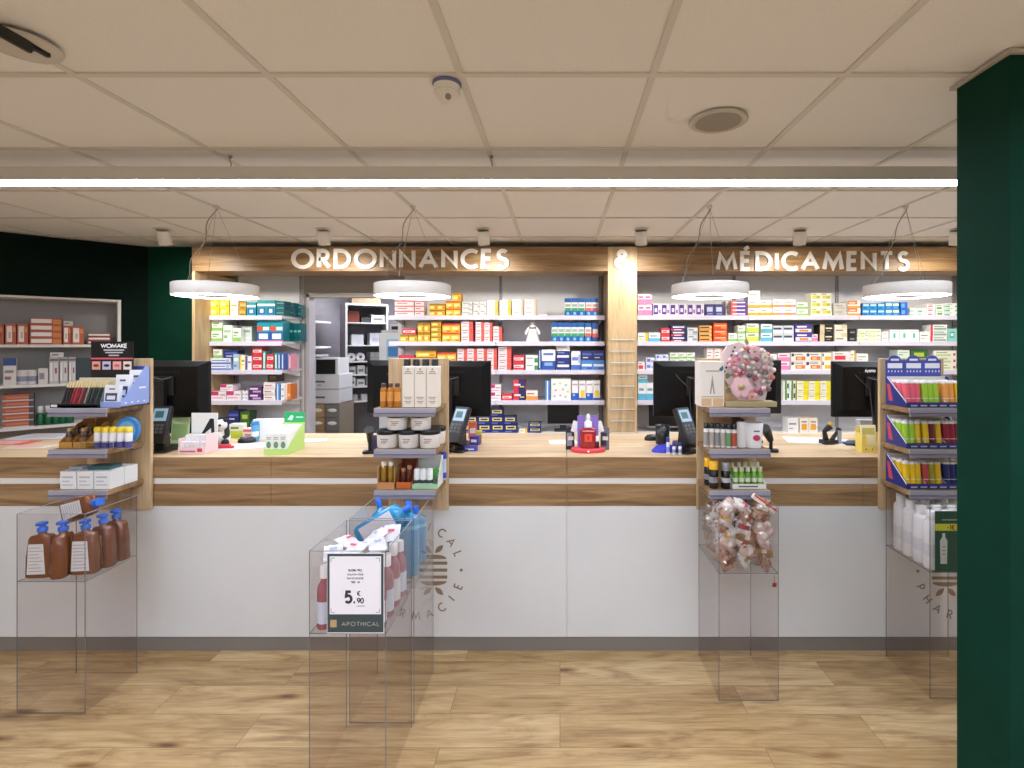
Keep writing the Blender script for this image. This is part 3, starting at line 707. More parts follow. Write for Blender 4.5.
cl(B3, 0, 250, 262, 424, 1, 1, 'pinkwhite', 'pale pink carton')
# --- middle bay
M3 = 'B'
cl(M3, 1, 394.5, 414, 300, 1, 3, 'pinkwhite', 'pink and white flat box, wide')
cl(M3, 1, 414.5, 424, 300, 1, 3, 'pinkwhite', 'pink and white flat box, narrow')
cl(M3, 1, 429, 445, 303.5, 2, 2, 'goldyel', 'gold and yellow box, short stack')
tt = cl(M3, 1, 445.5, 460.5, 301, 2, 2, 'goldred', 'yellow box with red top, taller stack')
cl(M3, 1, 452, 461, 292.5, 1, 1, 'goldyel', 'gold box crowning the taller stack', z0=tt + .0005)
cl(M3, 1, 461.5, 472.5, 301.5, 1, 3, 'silver', 'silver-grey box')
cl(M3, 1, 473, 486.5, 301.5, 2, 2, 'silver', 'pale silver box beside the yellow-ended boxes')
cl(M3, 1, 487, 498, 300.5, 1, 3, 'whiteyel', 'white box with yellow end, inner stack')
cl(M3, 1, 499.5, 511, 300, 1, 3, 'whiteyel', 'white box with yellow end, outer stack')
cl(M3, 1, 512, 523, 299.5, 1, 3, 'whitepink', 'white box with peach end, inner stack')
cl(M3, 1, 524.5, 536.5, 299.5, 1, 3, 'whitepink', 'white box with peach end, outer stack')
cl(M3, 1, 538, 547, 313.8, 1, 1, 'whitepl', 'thin flat white pack lying alone')
cl(M3, 1, 564.5, 585, 298, 3, 1, 'swirlg', 'blue box with green band')
cl(M3, 1, 585.5, 598.5, 298, 2, 1, 'swirlr', 'blue box with red band')
cl(M3, 2, 400, 417, 334.5, 2, 1, 'goldyel', 'flat yellow box')
cl(M3, 2, 402, 416, 328.5, 1, 1, 'redwhite', 'red box lying on the flat yellow boxes', ybot=334.3)
cl(M3, 2, 417.5, 430, 322.5, 2, 2, 'goldyel', 'gold and yellow box, square stack')
cl(M3, 2, 431, 441, 321, 1, 4, 'goldyel', 'flat gold box, four high stack')
cl(M3, 2, 442, 460, 323.5, 2, 2, 'goldred', 'yellow box with red top')
cl(M3, 2, 461, 473, 321, 1, 3, 'pinkred', 'pink box with red end, inner stack')
cl(M3, 2, 475.5, 492.5, 322, 2, 3, 'pinkred', 'pink box with red end, centre stack')
cl(M3, 2, 493, 502, 326.5, 1, 2, 'pinkred', 'pink box with red end, short stack')
cl(M3, 2, 551.5, 584.5, 322.5, 5, 1, 'swirlg', 'blue box with green band')
cl(M3, 2, 585, 591.5, 322.5, 1, 1, 'swirlr', 'blue box with red band')
cl(M3, 2, 592, 598.5, 322.5, 1, 1, 'swirlr2', 'darker blue box with red band')
cl(M3, 3, 398, 414, 355, 1, 1, 'redwhite', 'low red and white box behind the cartons')
cl(M3, 3, 415.5, 436, 350.5, 1, 3, 'goldyel', 'long flat yellow box')
cl(M3, 3, 437, 456, 352.5, 2, 2, 'goldred', 'yellow box with red top')
cl(M3, 3, 457, 497, 348.5, 4, 3, 'pinkred', 'pink box with red end')
cl(M3, 3, 498, 511.5, 346.5, 1, 4, 'pinkred', 'pink box with red end, four high stack')
cl(M3, 3, 513, 524.5, 355, 1, 2, 'redwhite', 'small red and white box')
cl(M3, 3, 525.5, 538, 355, 1, 2, 'whitegrn2', 'white box with green end')
cl(M3, 3, 538.6, 541, 349.5, 1, 1, 'bluethin', 'thin blue and white box')
cl(M3, 3, 541.5, 555.5, 349.5, 1, 1, 'bluearc', 'large white box with blue foot')
t_ = cl(M3, 3, 556.2, 570, 351, 1, 2, 'navyarc', 'navy box with white arc')
cl(M3, 3, 556.2, 570, 345.5, 1, 1, 'whitepl', 'white box on the navy arc boxes', z0=t_ + .0005)
cl(M3, 3, 571, 580.5, 351, 1, 1, 'whiteblue', 'white and blue single box')
cl(M3, 3, 581, 604.5, 360, 2, 1, 'cyanarc', 'light blue box with white arc')
cl(M3, 3, 581, 604.5, 350.5, 2, 1, 'navy', 'navy box on the light blue boxes', ybot=359.9)
cl(M3, 4, 489, 501, 384.5, 1, 2, 'magenta', 'white box with magenta corner')
cl(M3, 4, 501.5, 512.5, 394, 1, 1, 'redwhite', 'low red and white box')
cl(M3, 4, 513, 525.5, 379.5, 1, 2, 'rednavy', 'red and navy box')
cl(M3, 4, 526, 538, 390.5, 1, 1, 'orangewh', 'white box with orange foot')
cl(M3, 4, 545, 550.5, 380.5, 1, 1, 'skyblue', 'slim blue and white box')
cl(M3, 4, 551, 571, 378.5, 1, 1, 'dots', 'large white box with coloured dots')
for i in range(4): cl(M3, 4, 571.6 + i * 7.2, 578.6 + i * 7.2, 380.5, 1, 1, 'bluebot' if i % 2 == 0 else 'yelbot', ['white box with blue foot beside dotted box', 'white box with yellow motif beside dotted box', 'white box with blue foot beside post', 'white box with yellow motif beside post'][i])
cl(M3, 0, 464, 517, 424.5, 4, 1, 'navyyel', 'navy box with yellow lettering, lowest row')
cl(M3, 0, 464, 516, 416.5, 4, 1, 'navyyel', 'navy box with yellow lettering, second row', ybot=424.4)
cl(M3, 0, 490, 503, 409, 1, 1, 'navyyel', 'navy box with yellow lettering crowning the pile', ybot=416.4)
cl(M3, 0, 519, 527.5, 429, 1, 1, 'whiteyel', 'small white box beside navy boxes')
cl(M3, 0, 528, 541, 423, 1, 2, 'navyyel', 'navy box with yellow lettering, separate stack')
# --- wide bay
C3 = 'C'
cl(C3, 1, 638, 652, 304.5, 2, 1, 'pink', 'pink and white box in the lower pair')
cl(C3, 1, 638, 652, 294, 2, 1, 'pink', 'pink and white box in the upper pair', ybot=304.3)
cl(C3, 1, 652.8, 704.5, 303.5, 6, 1, 'violet', 'white box with violet square')
cl(C3, 1, 705.5, 724, 304, 2, 1, 'violetdk', 'dark violet and blue box')
cl(C3, 1, 725.5, 730, 301, 1, 1, 'grey', 'grey slim box set back', dy=.05)
cl(C3, 1, 731, 747, 300.5, 1, 4, 'violred', 'violet box with red end')
t_ = cl(C3, 1, 748, 772, 300, 2, 2, 'whiteor', 'white box with orange foot')
cl(C3, 1, 748, 760, 290.5, 1, 1, 'whitepl', 'white box on the orange-footed boxes', z0=t_ + .0005)
cl(C3, 1, 772.8, 796, 299.5, 2, 2, 'whiteorpk', 'white box with orange and pink foot')
cl(C3, 1, 797, 808, 302, 1, 2, 'whitegreen', 'white and green box beside yellow-labelled stack')
cl(C3, 1, 811, 832, 293, 2, 3, 'whiteyel2', 'white box with yellow label')
cl(C3, 1, 834, 847, 303, 1, 2, 'grey', 'grey and white box')
cl(C3, 1, 848, 861, 300.5, 1, 2, 'orwhite', 'orange-fronted white box')
cl(C3, 1, 862.5, 885, 303, 3, 2, 'cyanbox', 'bright blue box')
cl(C3, 1, 885.5, 900, 302, 2, 2, 'cyangrn', 'blue box with pale green label')
cl(C3, 1, 900.5, 908, 302, 1, 2, 'bluebox', 'plain blue box')
cl(C3, 1, 910, 926, 308, 2, 2, 'whtmint', 'flat white box with mint patch')
cl(C3, 1, 927, 935, 303.5, 1, 3, 'redpill', 'white box with pink pill')
cl(C3, 1, 936, 944, 304, 1, 2, 'grnpill', 'white box with green pill')
cl(C3, 1, 945, 966, 303, 2, 3, 'whtmint', 'mint-patched box by green column')
cl(C3, 2, 638, 648.5, 332.5, 1, 1, 'whiteyel', 'white and yellow box')
cl(C3, 2, 649, 660.5, 332.5, 1, 1, 'whitecy', 'white box with sky blue foot')
cl(C3, 2, 661, 670, 328, 1, 2, 'redwhite', 'red box beside navy boxes')
cl(C3, 2, 671, 686, 325, 1, 3, 'navyred', 'navy box with red foot')
cl(C3, 2, 687.5, 698, 327.5, 1, 2, 'greywhite', 'pale grey box')
cl(C3, 2, 699.5, 712, 325.5, 1, 4, 'orblk', 'flat orange and black box')
cl(C3, 2, 713.5, 727.5, 323, 1, 3, 'orred', 'bright orange-red box')
cl(C3, 2, 728.5, 737, 333, 1, 1, 'whitegreen', 'single white box with green foot')
cl(C3, 2, 738, 745.5, 325.5, 1, 2, 'whitegreen', 'white box with green foot')
cl(C3, 2, 746.5, 759, 323.5, 1, 2, 'limegr', 'white box with lime foot')
cl(C3, 2, 761, 772.5, 324, 1, 2, 'tealwht', 'white box with teal foot')
cl(C3, 2, 773, 794, 325.5, 2, 2, 'greynavy', 'grey box with navy lettering')
cl(C3, 2, 795.5, 812, 324.5, 1, 2, 'purporg', 'violet box with orange picture')
cl(C3, 2, 812.5, 818, 334, 1, 1, 'pink', 'small pink box')
cl(C3, 2, 820, 834, 324.5, 1, 2, 'blkbeige', 'black and beige box')
cl(C3, 2, 834.8, 847.5, 324.5, 1, 2, 'creamw', 'cream box')
cl(C3, 2, 848.5, 856.5, 328.5, 1, 2, 'blackbx', 'black box')
cl(C3, 2, 857.5, 881, 329, 2, 3, 'limethin', 'flat white box with pale lime patch')
cl(C3, 2, 882, 889, 331.5, 1, 2, 'whitepl', 'plain white box')
cl(C3, 2, 889.8, 919.5, 329.5, 3, 1, 'tealdot', 'white box with teal dot')
cl(C3, 2, 920, 930, 331.5, 1, 1, 'whitepl', 'plain white single box')
cl(C3, 2, 930.5, 947.5, 324.5, 1, 3, 'whtgrnred', 'white box with red end and green band')
cl(C3, 2, 948.3, 964, 328.5, 2, 1, 'mint', 'mint green box')
cl(C3, 3, 638, 645, 361.5, 1, 1, 'redcream', 'small white and red box')
cl(C3, 3, 646, 655, 357.5, 1, 2, 'bluesm', 'small blue and white box')
cl(C3, 3, 655.8, 669, 354.5, 2, 3, 'bluesm', 'blue and white box above the monitor')
cl(C3, 3, 670, 695, 352.5, 3, 3, 'whitegreen', 'white and green box above the monitor')
cl(C3, 3, 707, 722, 348, 2, 2, 'whitepink', 'pinkish box behind the card box')
cl(C3, 3, 757, 768, 353, 1, 3, 'redwhite', 'orange-red box beside the bouquet')
cl(C3, 3, 769, 777, 354, 1, 3, 'whitepl', 'white box beside the bouquet')
cl(C3, 3, 778, 790, 353, 1, 2, 'pink', 'pink and white box above the monitor')
cl(C3, 3, 791, 821.5, 352.5, 2, 2, 'pastry', 'white box with orange pastry picture')
cl(C3, 3, 822.3, 832, 352.5, 1, 2, 'pastyel', 'white box with yellow picture')
cl(C3, 3, 833, 850, 351.5, 1, 2, 'redcream', 'white box with red picture')
cl(C3, 3, 850.6, 856, 350.5, 1, 2, 'whiteyel', 'slim white and yellow box')
cl(C3, 3, 857, 868.5, 353.5, 1, 2, 'whitepl', 'white box above the branded monitor')
cl(C3, 3, 897.5, 910, 350, 1, 3, 'palegreen', 'pale green box above the tube trays')
cl(C3, 3, 911, 928, 349.5, 1, 2, 'leafgrn', 'dark green carton above the tube trays')
cl(C3, 3, 934, 957, 350.5, 1, 3, 'herb', 'long white herbal box beside green column')
t_ = cl(C3, 4, 638, 655, 383, 2, 1, 'whitecy', 'blue-footed white box below the monitor edge')
cl(C3, 4, 638, 648, 374.5, 1, 1, 'tealwht', 'blue and white box lying on top', z0=t_ + .0005)
cl(C3, 4, 783, 796, 380.5, 2, 2, 'greenblk', 'white and dark green box')
cl(C3, 4, 797, 832, 381, 3, 3, 'yellowbr', 'white and bright yellow box')
cl(C3, 0, 788, 799, 418, 1, 1, 'whitepl', 'white carton behind the paper')
cl(C3, 0, 800, 818, 418, 2, 1, 'orpill', 'white carton with orange motif')

# small white figurine on middle bay
t = thing('white_figurine', 'small white ghost-shaped figurine alone on the second shelf', 'figurine', (mx(532.5, IT), IT + .05, SZ[2] + .0006))
b = MB(); b.lathe([(.062, 0), (.055, .02), (.046, .06), (.036, .10), (.03, .13), (.027, .15), (.02, .168), (.002, .174)], mat('ecebea', .6), 18); obj('body', b, t)
for s in (-1, 1):
    b = MB(); b.tube([(s * .03, -.01, .12), (s * .055, -.02, .085), (s * .06, -.03, .06)], [.012, .012, .008], mat('ecebea', .6)); obj('arm', b, t)
b = MB(); b.tube([(-.028, -.024, .122), (0, -.034, .117), (.028, -.024, .122)], .007, mat('77706e')); obj('scarf', b, t)
b = MB(); b.ball((-.009, -.026, .15), .0035, BLACK); b.ball((.009, -.026, .15), .0035, BLACK); obj('eyes', b, t)
# dark wall screens on the base shelves
def screen(x0, x1, y0, y1, label, z=4.5):
    X0, X1, Z0, Z1 = mx(x0, z), mx(x1, z), mz(y1, z), mz(y0, z)
    t = thing('flat_screen', label, 'screen', ((X0 + X1) / 2, z, SZ[0]))
    w2 = (X1 - X0) / 2
    b = MB(); b.box(-w2, 0, Z0 - SZ[0], w2, .03, Z1 - SZ[0], mat('8f9094', .4)); bevel(obj('bezel', b, t))
    b = MB(); b.box(-w2 + .006, -.002, Z0 - SZ[0] + .012, w2 - .006, .001, Z1 - SZ[0] - .004, BLACK); obj('screen_panel', b, t)
    b = MB(); b.box(-.08, .0, .0006, .08, .12, .012, DGREY); b.box(-.03, .031, .012, .03, .05, Z0 - SZ[0] + .08, DGREY); obj('stand', b, t)
screen(547, 579.5, 404.5, 425, 'small black screen standing on the base shelf beside wooden post')
screen(648, 712, 403, 427.5, 'wide black screen standing behind the monitor beside wooden post')

# ================================================================== GREEN WALL NICHE
def onwall(s_, out=0.0): return Vector((P0.x + dv.x * s_ - nv.x * out * 1, P0.y + dv.y * s_ - nv.y * out * 1))
AW = math.atan2(dv.y, dv.x)
nt_ = thing('wall_shelf_unit', 'white framed shelf unit on the dark green angled wall', 'shelving unit', (P0.x, P0.y, 0), (0, 0, AW))
# local: x along the wall, y into the wall (+), so the unit stands out to -y... it is set flush, .22 deep
ND = .26
NX0, NX1, NT = -.755, .677, 1.907
GREYB = mat('9c9b9a', .6)
b = MB(); b.box(NX0, ND - .01, .5, NX1, ND, NT, GREYB); obj('back_panel', b, nt_)
b = MB(); b.box(NX1 - .002, -.004, .5, NX1 + .02, ND, NT, mat('dedddb', .5)); obj('side_panel', b, nt_)
b = MB(); b.box(NX0, -.004, NT, NX1 + .02, ND, NT + .018, mat('dedddb', .5)); obj('top_panel', b, nt_)
NS = [1.546, 1.233, .905]
for z in NS:
    b = MB(); b.box(NX0, -.003, z - .022, NX1 - .003, ND - .0105, z, mat('dddcda', .5)); obj('shelf', b, nt_)
ROOTM = Matrix.Translation((P0.x, P0.y, 0)) @ rotz(AW)
def wl(px):   # distance along the wall front for a picture column
    k = (px - CX) / F; o = -.02
    x0, y0 = P0.x + nv.x * -o, P0.y + nv.y * -o
    return (k * y0 - x0) / (dv.x - k * dv.y)
def niche(px0, px1, zi, h0, h1, style, look, d=.12, name='baby_milk_box', cat='box', rows=1, zz=None):
    a, c = wl(px0), wl(px1); base = NS[zi] + .0006
    for r in range(rows):
        hh = (h1 - h0) / rows
        p = ROOTM @ Vector(((a + c) / 2, .02, base + h0 + r * hh))
        lab = look if rows == 1 else look + ', ' + {2: ['lower', 'upper'], 3: ['bottom', 'middle', 'top'], 4: ['bottom', 'second up', 'third up', 'top'], 5: ['lowest', 'second up', 'third up', 'fourth up', 'top']}[rows][r] + ' of its stack'
        obj(name, carton_mesh(style, (c - a) - .003, d, hh - .0015), None, p, (0, 0, AW), lab, cat, (look + ', all alike') if rows > 1 else None)
ST['brick'] = st('b85a3a', (.12, .12, .62, .9, 'eee8e4'), (.3, .3, .5, .6, 'c8b0a8'), (.66, .6, .95, .85, 'd88a4a'), side='9a4630')
ST['brickflat'] = st('b4563a', (.04, .25, .68, .85, 'efeae6'), (.72, .1, .98, .8, 'd8843a'), side='9a4630')
ST['whflat'] = st('8a3a34', (.05, .3, .95, .8, 'e6e0dc'))
ST['brfold'] = st('a85a42', (.0, .0, 1, .18, 'd6cfd0'), (.1, .4, .9, .7, 'c87a52'), (.84, .1, 1, .9, '4a4450'), side='3a3844')
ST['greyb'] = st('b9b8ba', (.1, .1, .34, .8, 'e4e2e2'), (.5, .1, .9, .8, 'd0ced0'), (.6, .38, .8, .6, '8a4a5a'), (.05, .86, .95, .95, '6a686c'), side='8a898c')
ST['bluetop'] = st('d8d6d4', (0, .72, 1, 1, '2a4a8a'), (.1, .2, .6, .32, 'a06a68'), (.1, .45, .8, .55, '8a8a8e'))
ST['whlow'] = st('cfccca', (.1, .3, .6, .7, '8a8890'))
niche(-14, 4, 0, 0, .155, 'brick', 'brown and white upright carton cut by the picture edge, top wall shelf')
niche(5, 16.5, 0, 0, .160, 'brick', 'brown and white upright carton first beside the flat stack')
niche(17, 28.5, 0, 0, .160, 'brick', 'brown and white upright carton touching the flat stack')
niche(29.5, 62, 0, 0, .21, 'brickflat', 'orange and white flat carton', rows=4, d=.15)
niche(63, 71, 0, 0, .152, 'brick', 'narrow brown carton just past the flat stack')
niche(71.5, 84, 0, 0, .150, 'brick', 'rounded brown carton before the low white trays')
niche(63.5, 73, 0, .153, .190, 'whlow', 'small white carton lying on the narrow brown carton')
niche(87, 111, 0, 0, .095, 'whflat', 'low red and white tray on the top wall shelf', rows=3)
niche(3, 16.5, 1, 0, .21, 'bluetop', 'white carton with a blue lid band on the wall shelf')
niche(38, 48.5, 1, 0, .125, 'whlow', 'low pale carton beside the grey packs')
niche(49, 59, 1, 0, .21, 'greyb', 'grey and white tall carton beside low pale carton')
niche(59.5, 68, 1, 0, .21, 'greyb', 'grey and white tall carton in the centre of three')
niche(68.5, 76, 1, 0, .21, 'greyb', 'grey and white tall carton beside the black sign')
niche(50, 64, 1, .2105, .25, 'whlow', 'pale carton lying across the grey tall cartons')
niche(77, 92, 1, 0, .19, 'bluetop', 'grey-blue carton half behind the black sign')
niche(2, 34, 2, 0, .255, 'brfold', 'copper and white shallow pack', rows=5, d=.16)
for i, px in enumerate((21.5, 31.5)):
    p = ROOTM @ Vector((wl(px), .06, NS[1] + .0006))
    t = thing('white_tub', ['small white tub beside the blue-lidded carton', 'small white tub beside the low pale carton'][i], 'tub', p, (0, 0, AW), 'white tubs on the wall shelf')
    b = MB(); b.lathe([(.030, 0), (.036, .085), (.036, .10)], mat('cfcdcb', .5), 16); obj('body', b, t)
    b = MB(); b.lathe([(.034, .1005), (.034, .108), (.03, .112)], mat('dcdad8', .5), 16); obj('lid', b, t)
    b = MB(); b.lathe([(.0335, .025), (.0365, .065)], mat('8a8fa8', .5), 16, cap=False); obj('label_band', b, t)
for i, px in enumerate((40, 48, 56, 63, 70)):
    p = ROOTM @ Vector((wl(px), .05, NS[2] + .0006))
    t = thing('green_bottle', f'green bottle with white cap on lowest wall shelf, {ORD[i]} from copper packs', 'bottle', p, (0, 0, AW), 'green bottles on the wall shelf')
    b = MB(); b.lathe([(.022, 0), (.024, .01), (.024, .08), (.012, .098)], mat('0f5a36', .3), 14); obj('body', b, t)
    b = MB(); b.lathe([(.013, .0985), (.018, .1), (.018, .15), (.014, .153)], mat('d6d8d6', .4), 14); obj('cap', b, t)

# ================================================================== COUNTER
KF, KB, KT = 2.568, 3.25, .981
cnt = thing('pharmacy_counter', 'long oak and white laminate counter with a circular brown emblem', 'counter', (0, KF, 0))
KX0, KX1 = -3.35, 3.45
js = [KX0, -1.455, .035, 1.525, KX1]
for a, c in zip(js, js[1:]):
    b = MB(); b.box(a + .0012, 0, .875, c - .0012, KB - KF, KT - .002, OAK)
    b.box(a + .0012, 0, KT - .002, c - .0012, KB - KF, KT, OAKTOP_LIT); obj('worktop', b, cnt)
    b = MB(); b.box(a + .0012, 0, .734, c - .0012, .02, .845, OAK); obj('fascia_board', b, cnt)
b = MB(); b.box(KX0, .006, .845, KX1, .02, .875, mat('f1f1ef', .4)); obj('white_reveal', b, cnt, label='white recessed strip between the oak boards')
js2 = [KX0, .035, 1.657, KX1]
for a, c in zip(js2, js2[1:]):
    b = MB(); b.box(a + .0007, .0, .0755, c - .0007, .02, .7335, PANELW); obj('front_panel', b, cnt)
b = MB(); b.box(KX0, .012, 0, KX1, .03, .075, mat('817c77', .5)); obj('kickboard', b, cnt)
b = MB(); b.box(KX0, .031, .0, KX1, .05, .8745, WHITE); b.box(KX0, KB - KF - .06, .0, KX1, KB - KF - .03, .8745, WHITE); obj('carcass', b, cnt)
BRN = mat('8c7660', .5)
def emblem(cx, cz):
    R_ = .228; y = -.0006
    b = MB()
    for s in (-1, 1):
        ec = cx + s * .0875; q = .070
        for zz in (-.035, 0, .035): b.box(ec - q, -.0014, cz + zz - .0078, ec + q, -.0002, cz + zz + .0078, BRN)
        for s3 in (-1, 1):
            b.prism([(ec + q * .96 * math.cos(math.radians(t)), cz + s3 * (.056 + .022 * math.sin(math.radians(t)))) for t in range(0, 181, 12)], 'y', -.0014, -.0002, BRN)
            for s2 in (-1, 1):
                x0, z0 = ec + s2 * .008, cz + s3 * .086; x1, z1 = ec + s2 * .050, cz + s3 * .126
                leaf = []
                for t in range(9):
                    u = t / 8; k = math.sin(PI * u) * .013; leaf.append((x0 + (x1 - x0) * u - k * s2 * .7, z0 + (z1 - z0) * u + k * s3 * .7))
                for t in range(7, 0, -1):
                    u = t / 8; k = -math.sin(PI * u) * .013; leaf.append((x0 + (x1 - x0) * u - k * s2 * .7, z0 + (z1 - z0) * u + k * s3 * .7))
                b.prism(leaf, 'y', -.0014, -.0002, BRN)
    em = obj('emblem_leaf_pattern', b, cnt)
    for word, a0, sgn in (('APOTHICAL', 90, 1), ('PHARMACIE', -90, -1)):
        n = len(word); span = 17.2
        for i, ch in enumerate(word):
            a = (a0 - (i - (n - 1) / 2) * span) if sgn > 0 else (a0 + (i - (n - 1) / 2) * span)
            ar = math.radians(a); h = .046
            c = Vector((cx + R_ * math.cos(ar), 0, cz + R_ * math.sin(ar)))
            rot = ar - PI / 2 if sgn > 0 else ar + PI / 2
            b = MB(); text(b, ch, 0, y, -h / 2, h, BRN, .15, .0008, M=Matrix.Translation(c) @ Matrix.Rotation(-rot, 4, 'Y'))
            obj('letter', b, em)
    for s in (-1, 1):
        b = MB(); b.prism([(cx + s * R_ + .008 * math.cos(t * PI / 6), cz + .008 * math.sin(t * PI / 6)) for t in range(12)], 'y', -.0014, -.0002, BRN)
        obj('dot', b, em)
emblem(mx(416, KF), mz(570, KF)); emblem(mx(963, KF), mz(571, KF))
# wall cable box etc. not visible

# ================================================================== MONITORS
def monitor(xc, z, w_, label, h=.312, logo=None, dx=0, zt=1.455):
    t = thing('computer_monitor', label, 'monitor', (xc, z, KT + .0006))
    k = zt - KT - .0006
    BK = mat('0b0c0e', .4, spec=.3)
    b = MB(); b.box(-w_ / 2, .012, k - h, w_ / 2, .034, k, BK); bevel(obj('front_bezel', b, t), .004)
    b = MB()
    o, i_ = (w_ / 2 - .004, k - h + .004, k - .004), (w_ / 2 - .045, k - h + .045, k - .03)
    vs = [(-o[0], .012, o[1]), (o[0], .012, o[1]), (o[0], .012, o[2]), (-o[0], .012, o[2]), (-i_[0], -.014, i_[1]), (i_[0], -.014, i_[1]), (i_[0], -.014, i_[2]), (-i_[0], -.014, i_[2])]
    b.add(vs, [(4, 5, 6, 7), (0, 1, 5, 4), (1, 2, 6, 5), (2, 3, 7, 6), (3, 0, 4, 7)], mat('08090a', .4, spec=.25))
    for j in range(9): b.box(-.09 + j * .02, -.0155, k - .062, -.078 + j * .02, -.014, k - .058, mat('1f2124'))
    obj('rear_housing', b, t)
    b = MB(); b.box(-.055, -.024, k - .19, .055, -.0145, k - .085, mat('1b1c20', .35)); b.tube([(-.05, -.026, k - .09), (0, -.034, k - .105), (.05, -.026, k - .09)], .006, mat('35373c', .3)); obj('mount_plate', b, t)
    b = MB(); b.box(-.022, -.05, .012, .022, -.0245, k - .11, mat('141518', .4)); obj('stand_neck', b, t)
    b = MB(); b.rbox(-.11, -.058, 0, .11, .10, .0118, .03, mat('141518', .4)); obj('stand_base', b, t)
    if logo:
        b = MB(); text(b, logo[0], logo[1], -.0146 if logo[3] else -.0005, k - logo[2], .021, mat('d9dadd', .4), .18, .001, .2, align='l'); obj('logo', b, t, label='pale lettering on the monitor back')
    b = MB(); b.tube([(w_ * -.3, .0, k - .04), (-w_ * .2, -.02, k - .1), (-.04, -.03, k - .15), (-.03, -.055, .1), (-.05, -.06, .03)], .0035, mat('303237', .5)); obj('cable', b, t)
    return t
monitor(mx(166.5, 2.85), 2.85, .458, 'black monitor back beside the make-up display stand')
monitor(mx(408, 2.97), 2.97, .486, 'black monitor half hidden behind the tall cream cartons')
monitor(mx(450, 2.85), 2.85, .452, 'black monitor showing its mount beside the tall cream cartons')
monitor(mx(695, 2.85), 2.85, .458, 'black monitor beside the wooden post and cream card box')
monitor(mx(742, 2.97), 2.97, .47, 'black monitor mostly hidden behind the pink bouquet board')
monitor(mx(873.5, 2.85), 2.85, .447, 'black monitor back lettered iiyama beside the tube display', zt=1.452, logo=('iiyama', -.054, .060, 1))

# card terminals
def terminal(px, z, rz, label, H=.19, tilt=-.55):
    t = thing('card_terminal', label, 'card terminal', (mx(px, z), z, KT + .0006), (0, 0, rz))
    b = MB(); b.rbox(-.055, -.06, 0, .055, .07, .012, .02, BLACK); obj('stand_base', b, t)
    b = MB(); b.prism([(-.01, .012), (.045, .012), (.03, H * .78), (.0, H * .78)], 'x', -.02, .02, mat('17181b', .4)); obj('stand_post', b, t)
    M = TR(0, 0, H * .52, rx=tilt)
    b = MB(); b.rbox(-.046, -.034, -.05, .046, 0, .125, .008, mat('1a1b20', .35), M=M)
    b.box(-.05, -.045, -.075, .05, .01, -.03, mat('121317', .4), M=M); obj('device_body', b, t)
    b = MB(); b.box(-.034, -.0355, .045, .034, -.0342, .112, mat('8fb0c8', .2), M=M); b.box(-.024, -.0362, .062, .018, -.0356, .098, mat('2f5a5c', .3), M=M); obj('screen', b, t, label='pale blue display')
    b = MB()
    for i in range(3):
        for j in range(3): b.box(-.03 + j * .022, -.038, -.02 + i * .018, -.014 + j * .022, -.0342, -.008 + i * .018, mat('55585a', .4), M=M)
    obj('keypad', b, t)
    return t
terminal(161, 2.70, .1, 'black card terminal with blue display beside the make-up stand', .21, -.35)
terminal(459, 2.72, -.45, 'black card terminal with tilted display beside the cream jar stand', .20, -.5)
terminal(686, 2.69, .5, 'black card terminal with tilted display behind the black cup', .20, -.5)

# ================================================================== COUNTER DISPLAY STANDS
ZB_, ZF_ = 2.545, 2.34
ST_Z = [mz(408.5, ZF_), mz(449.7, ZF_), mz(490.8, ZF_)]
def stand(name_label, x0, x1, bx0, bx1):
    """oak back board fixed to the counter front with three shelves"""
    t = thing('counter_display_stand', name_label, 'display stand', ((bx0 + bx1) / 2, ZB_, .737)); ox = (bx0 + bx1) / 2
    b = MB(); b.box(bx0 - ox, 0, -.014, bx1 - ox, .0195, 1.478 - .737, OAKV); bevel(obj('back_board', b, t), .0015)
    for z in ST_Z:
        z -= .737
        b = MB(); b.box(x0 - ox, ZF_ + .006 - ZB_, z - .022, x1 - ox, -.0006, z, OAK); s = obj('shelf', b, t)
        b = MB(); b.box(x0 - ox, ZF_ - ZB_ - .004, z - .019, x1 - ox, ZF_ - ZB_ + .0055, z + .001, RAIL)
        b.box(x0 - ox, ZF_ - ZB_ - .009, z - .037, x1 - ox, ZF_ - ZB_ + .0015, z - .0205, mat('8b8996', .35))
        b.box(x0 - ox, ZF_ - ZB_ - .0095, z - .024, x1 - ox, ZF_ - ZB_ - .003, z - .0195, mat('6a6478', .4)); bevel(obj('price_rail', b, s), .001)
        b = MB(); b.box(x1 - ox - .03, -.05, z - .034, x1 - ox - .01, -.001, z - .023, mat('7d7a80', .3, .6)); b.box(x0 - ox + .01, -.05, z - .034, x0 - ox + .03, -.001, z - .023, mat('7d7a80', .3, .6)); obj('bracket', b, s)
    return t
D = {1: (-2.345, -2.078, -2.36, -2.044), 2: (-.853, -.571, -.856, -.558), 3: (.686, .964, .684, .980), 4: (1.603, 1.90, 1.597, 1.915)}
stand('oak counter display stand holding make-up, first beside the green wall', *D[1])
stand('oak counter display stand holding cream cartons and white jars', *D[2])
stand('oak counter display stand under the pink bouquet board', *D[3])
stand('oak counter display stand full of colourful tubes by green column', *D[4])
def onst(px, sh, z=ZF_ + .03): return (mx(px, z), z, ST_Z[sh] + .0015)

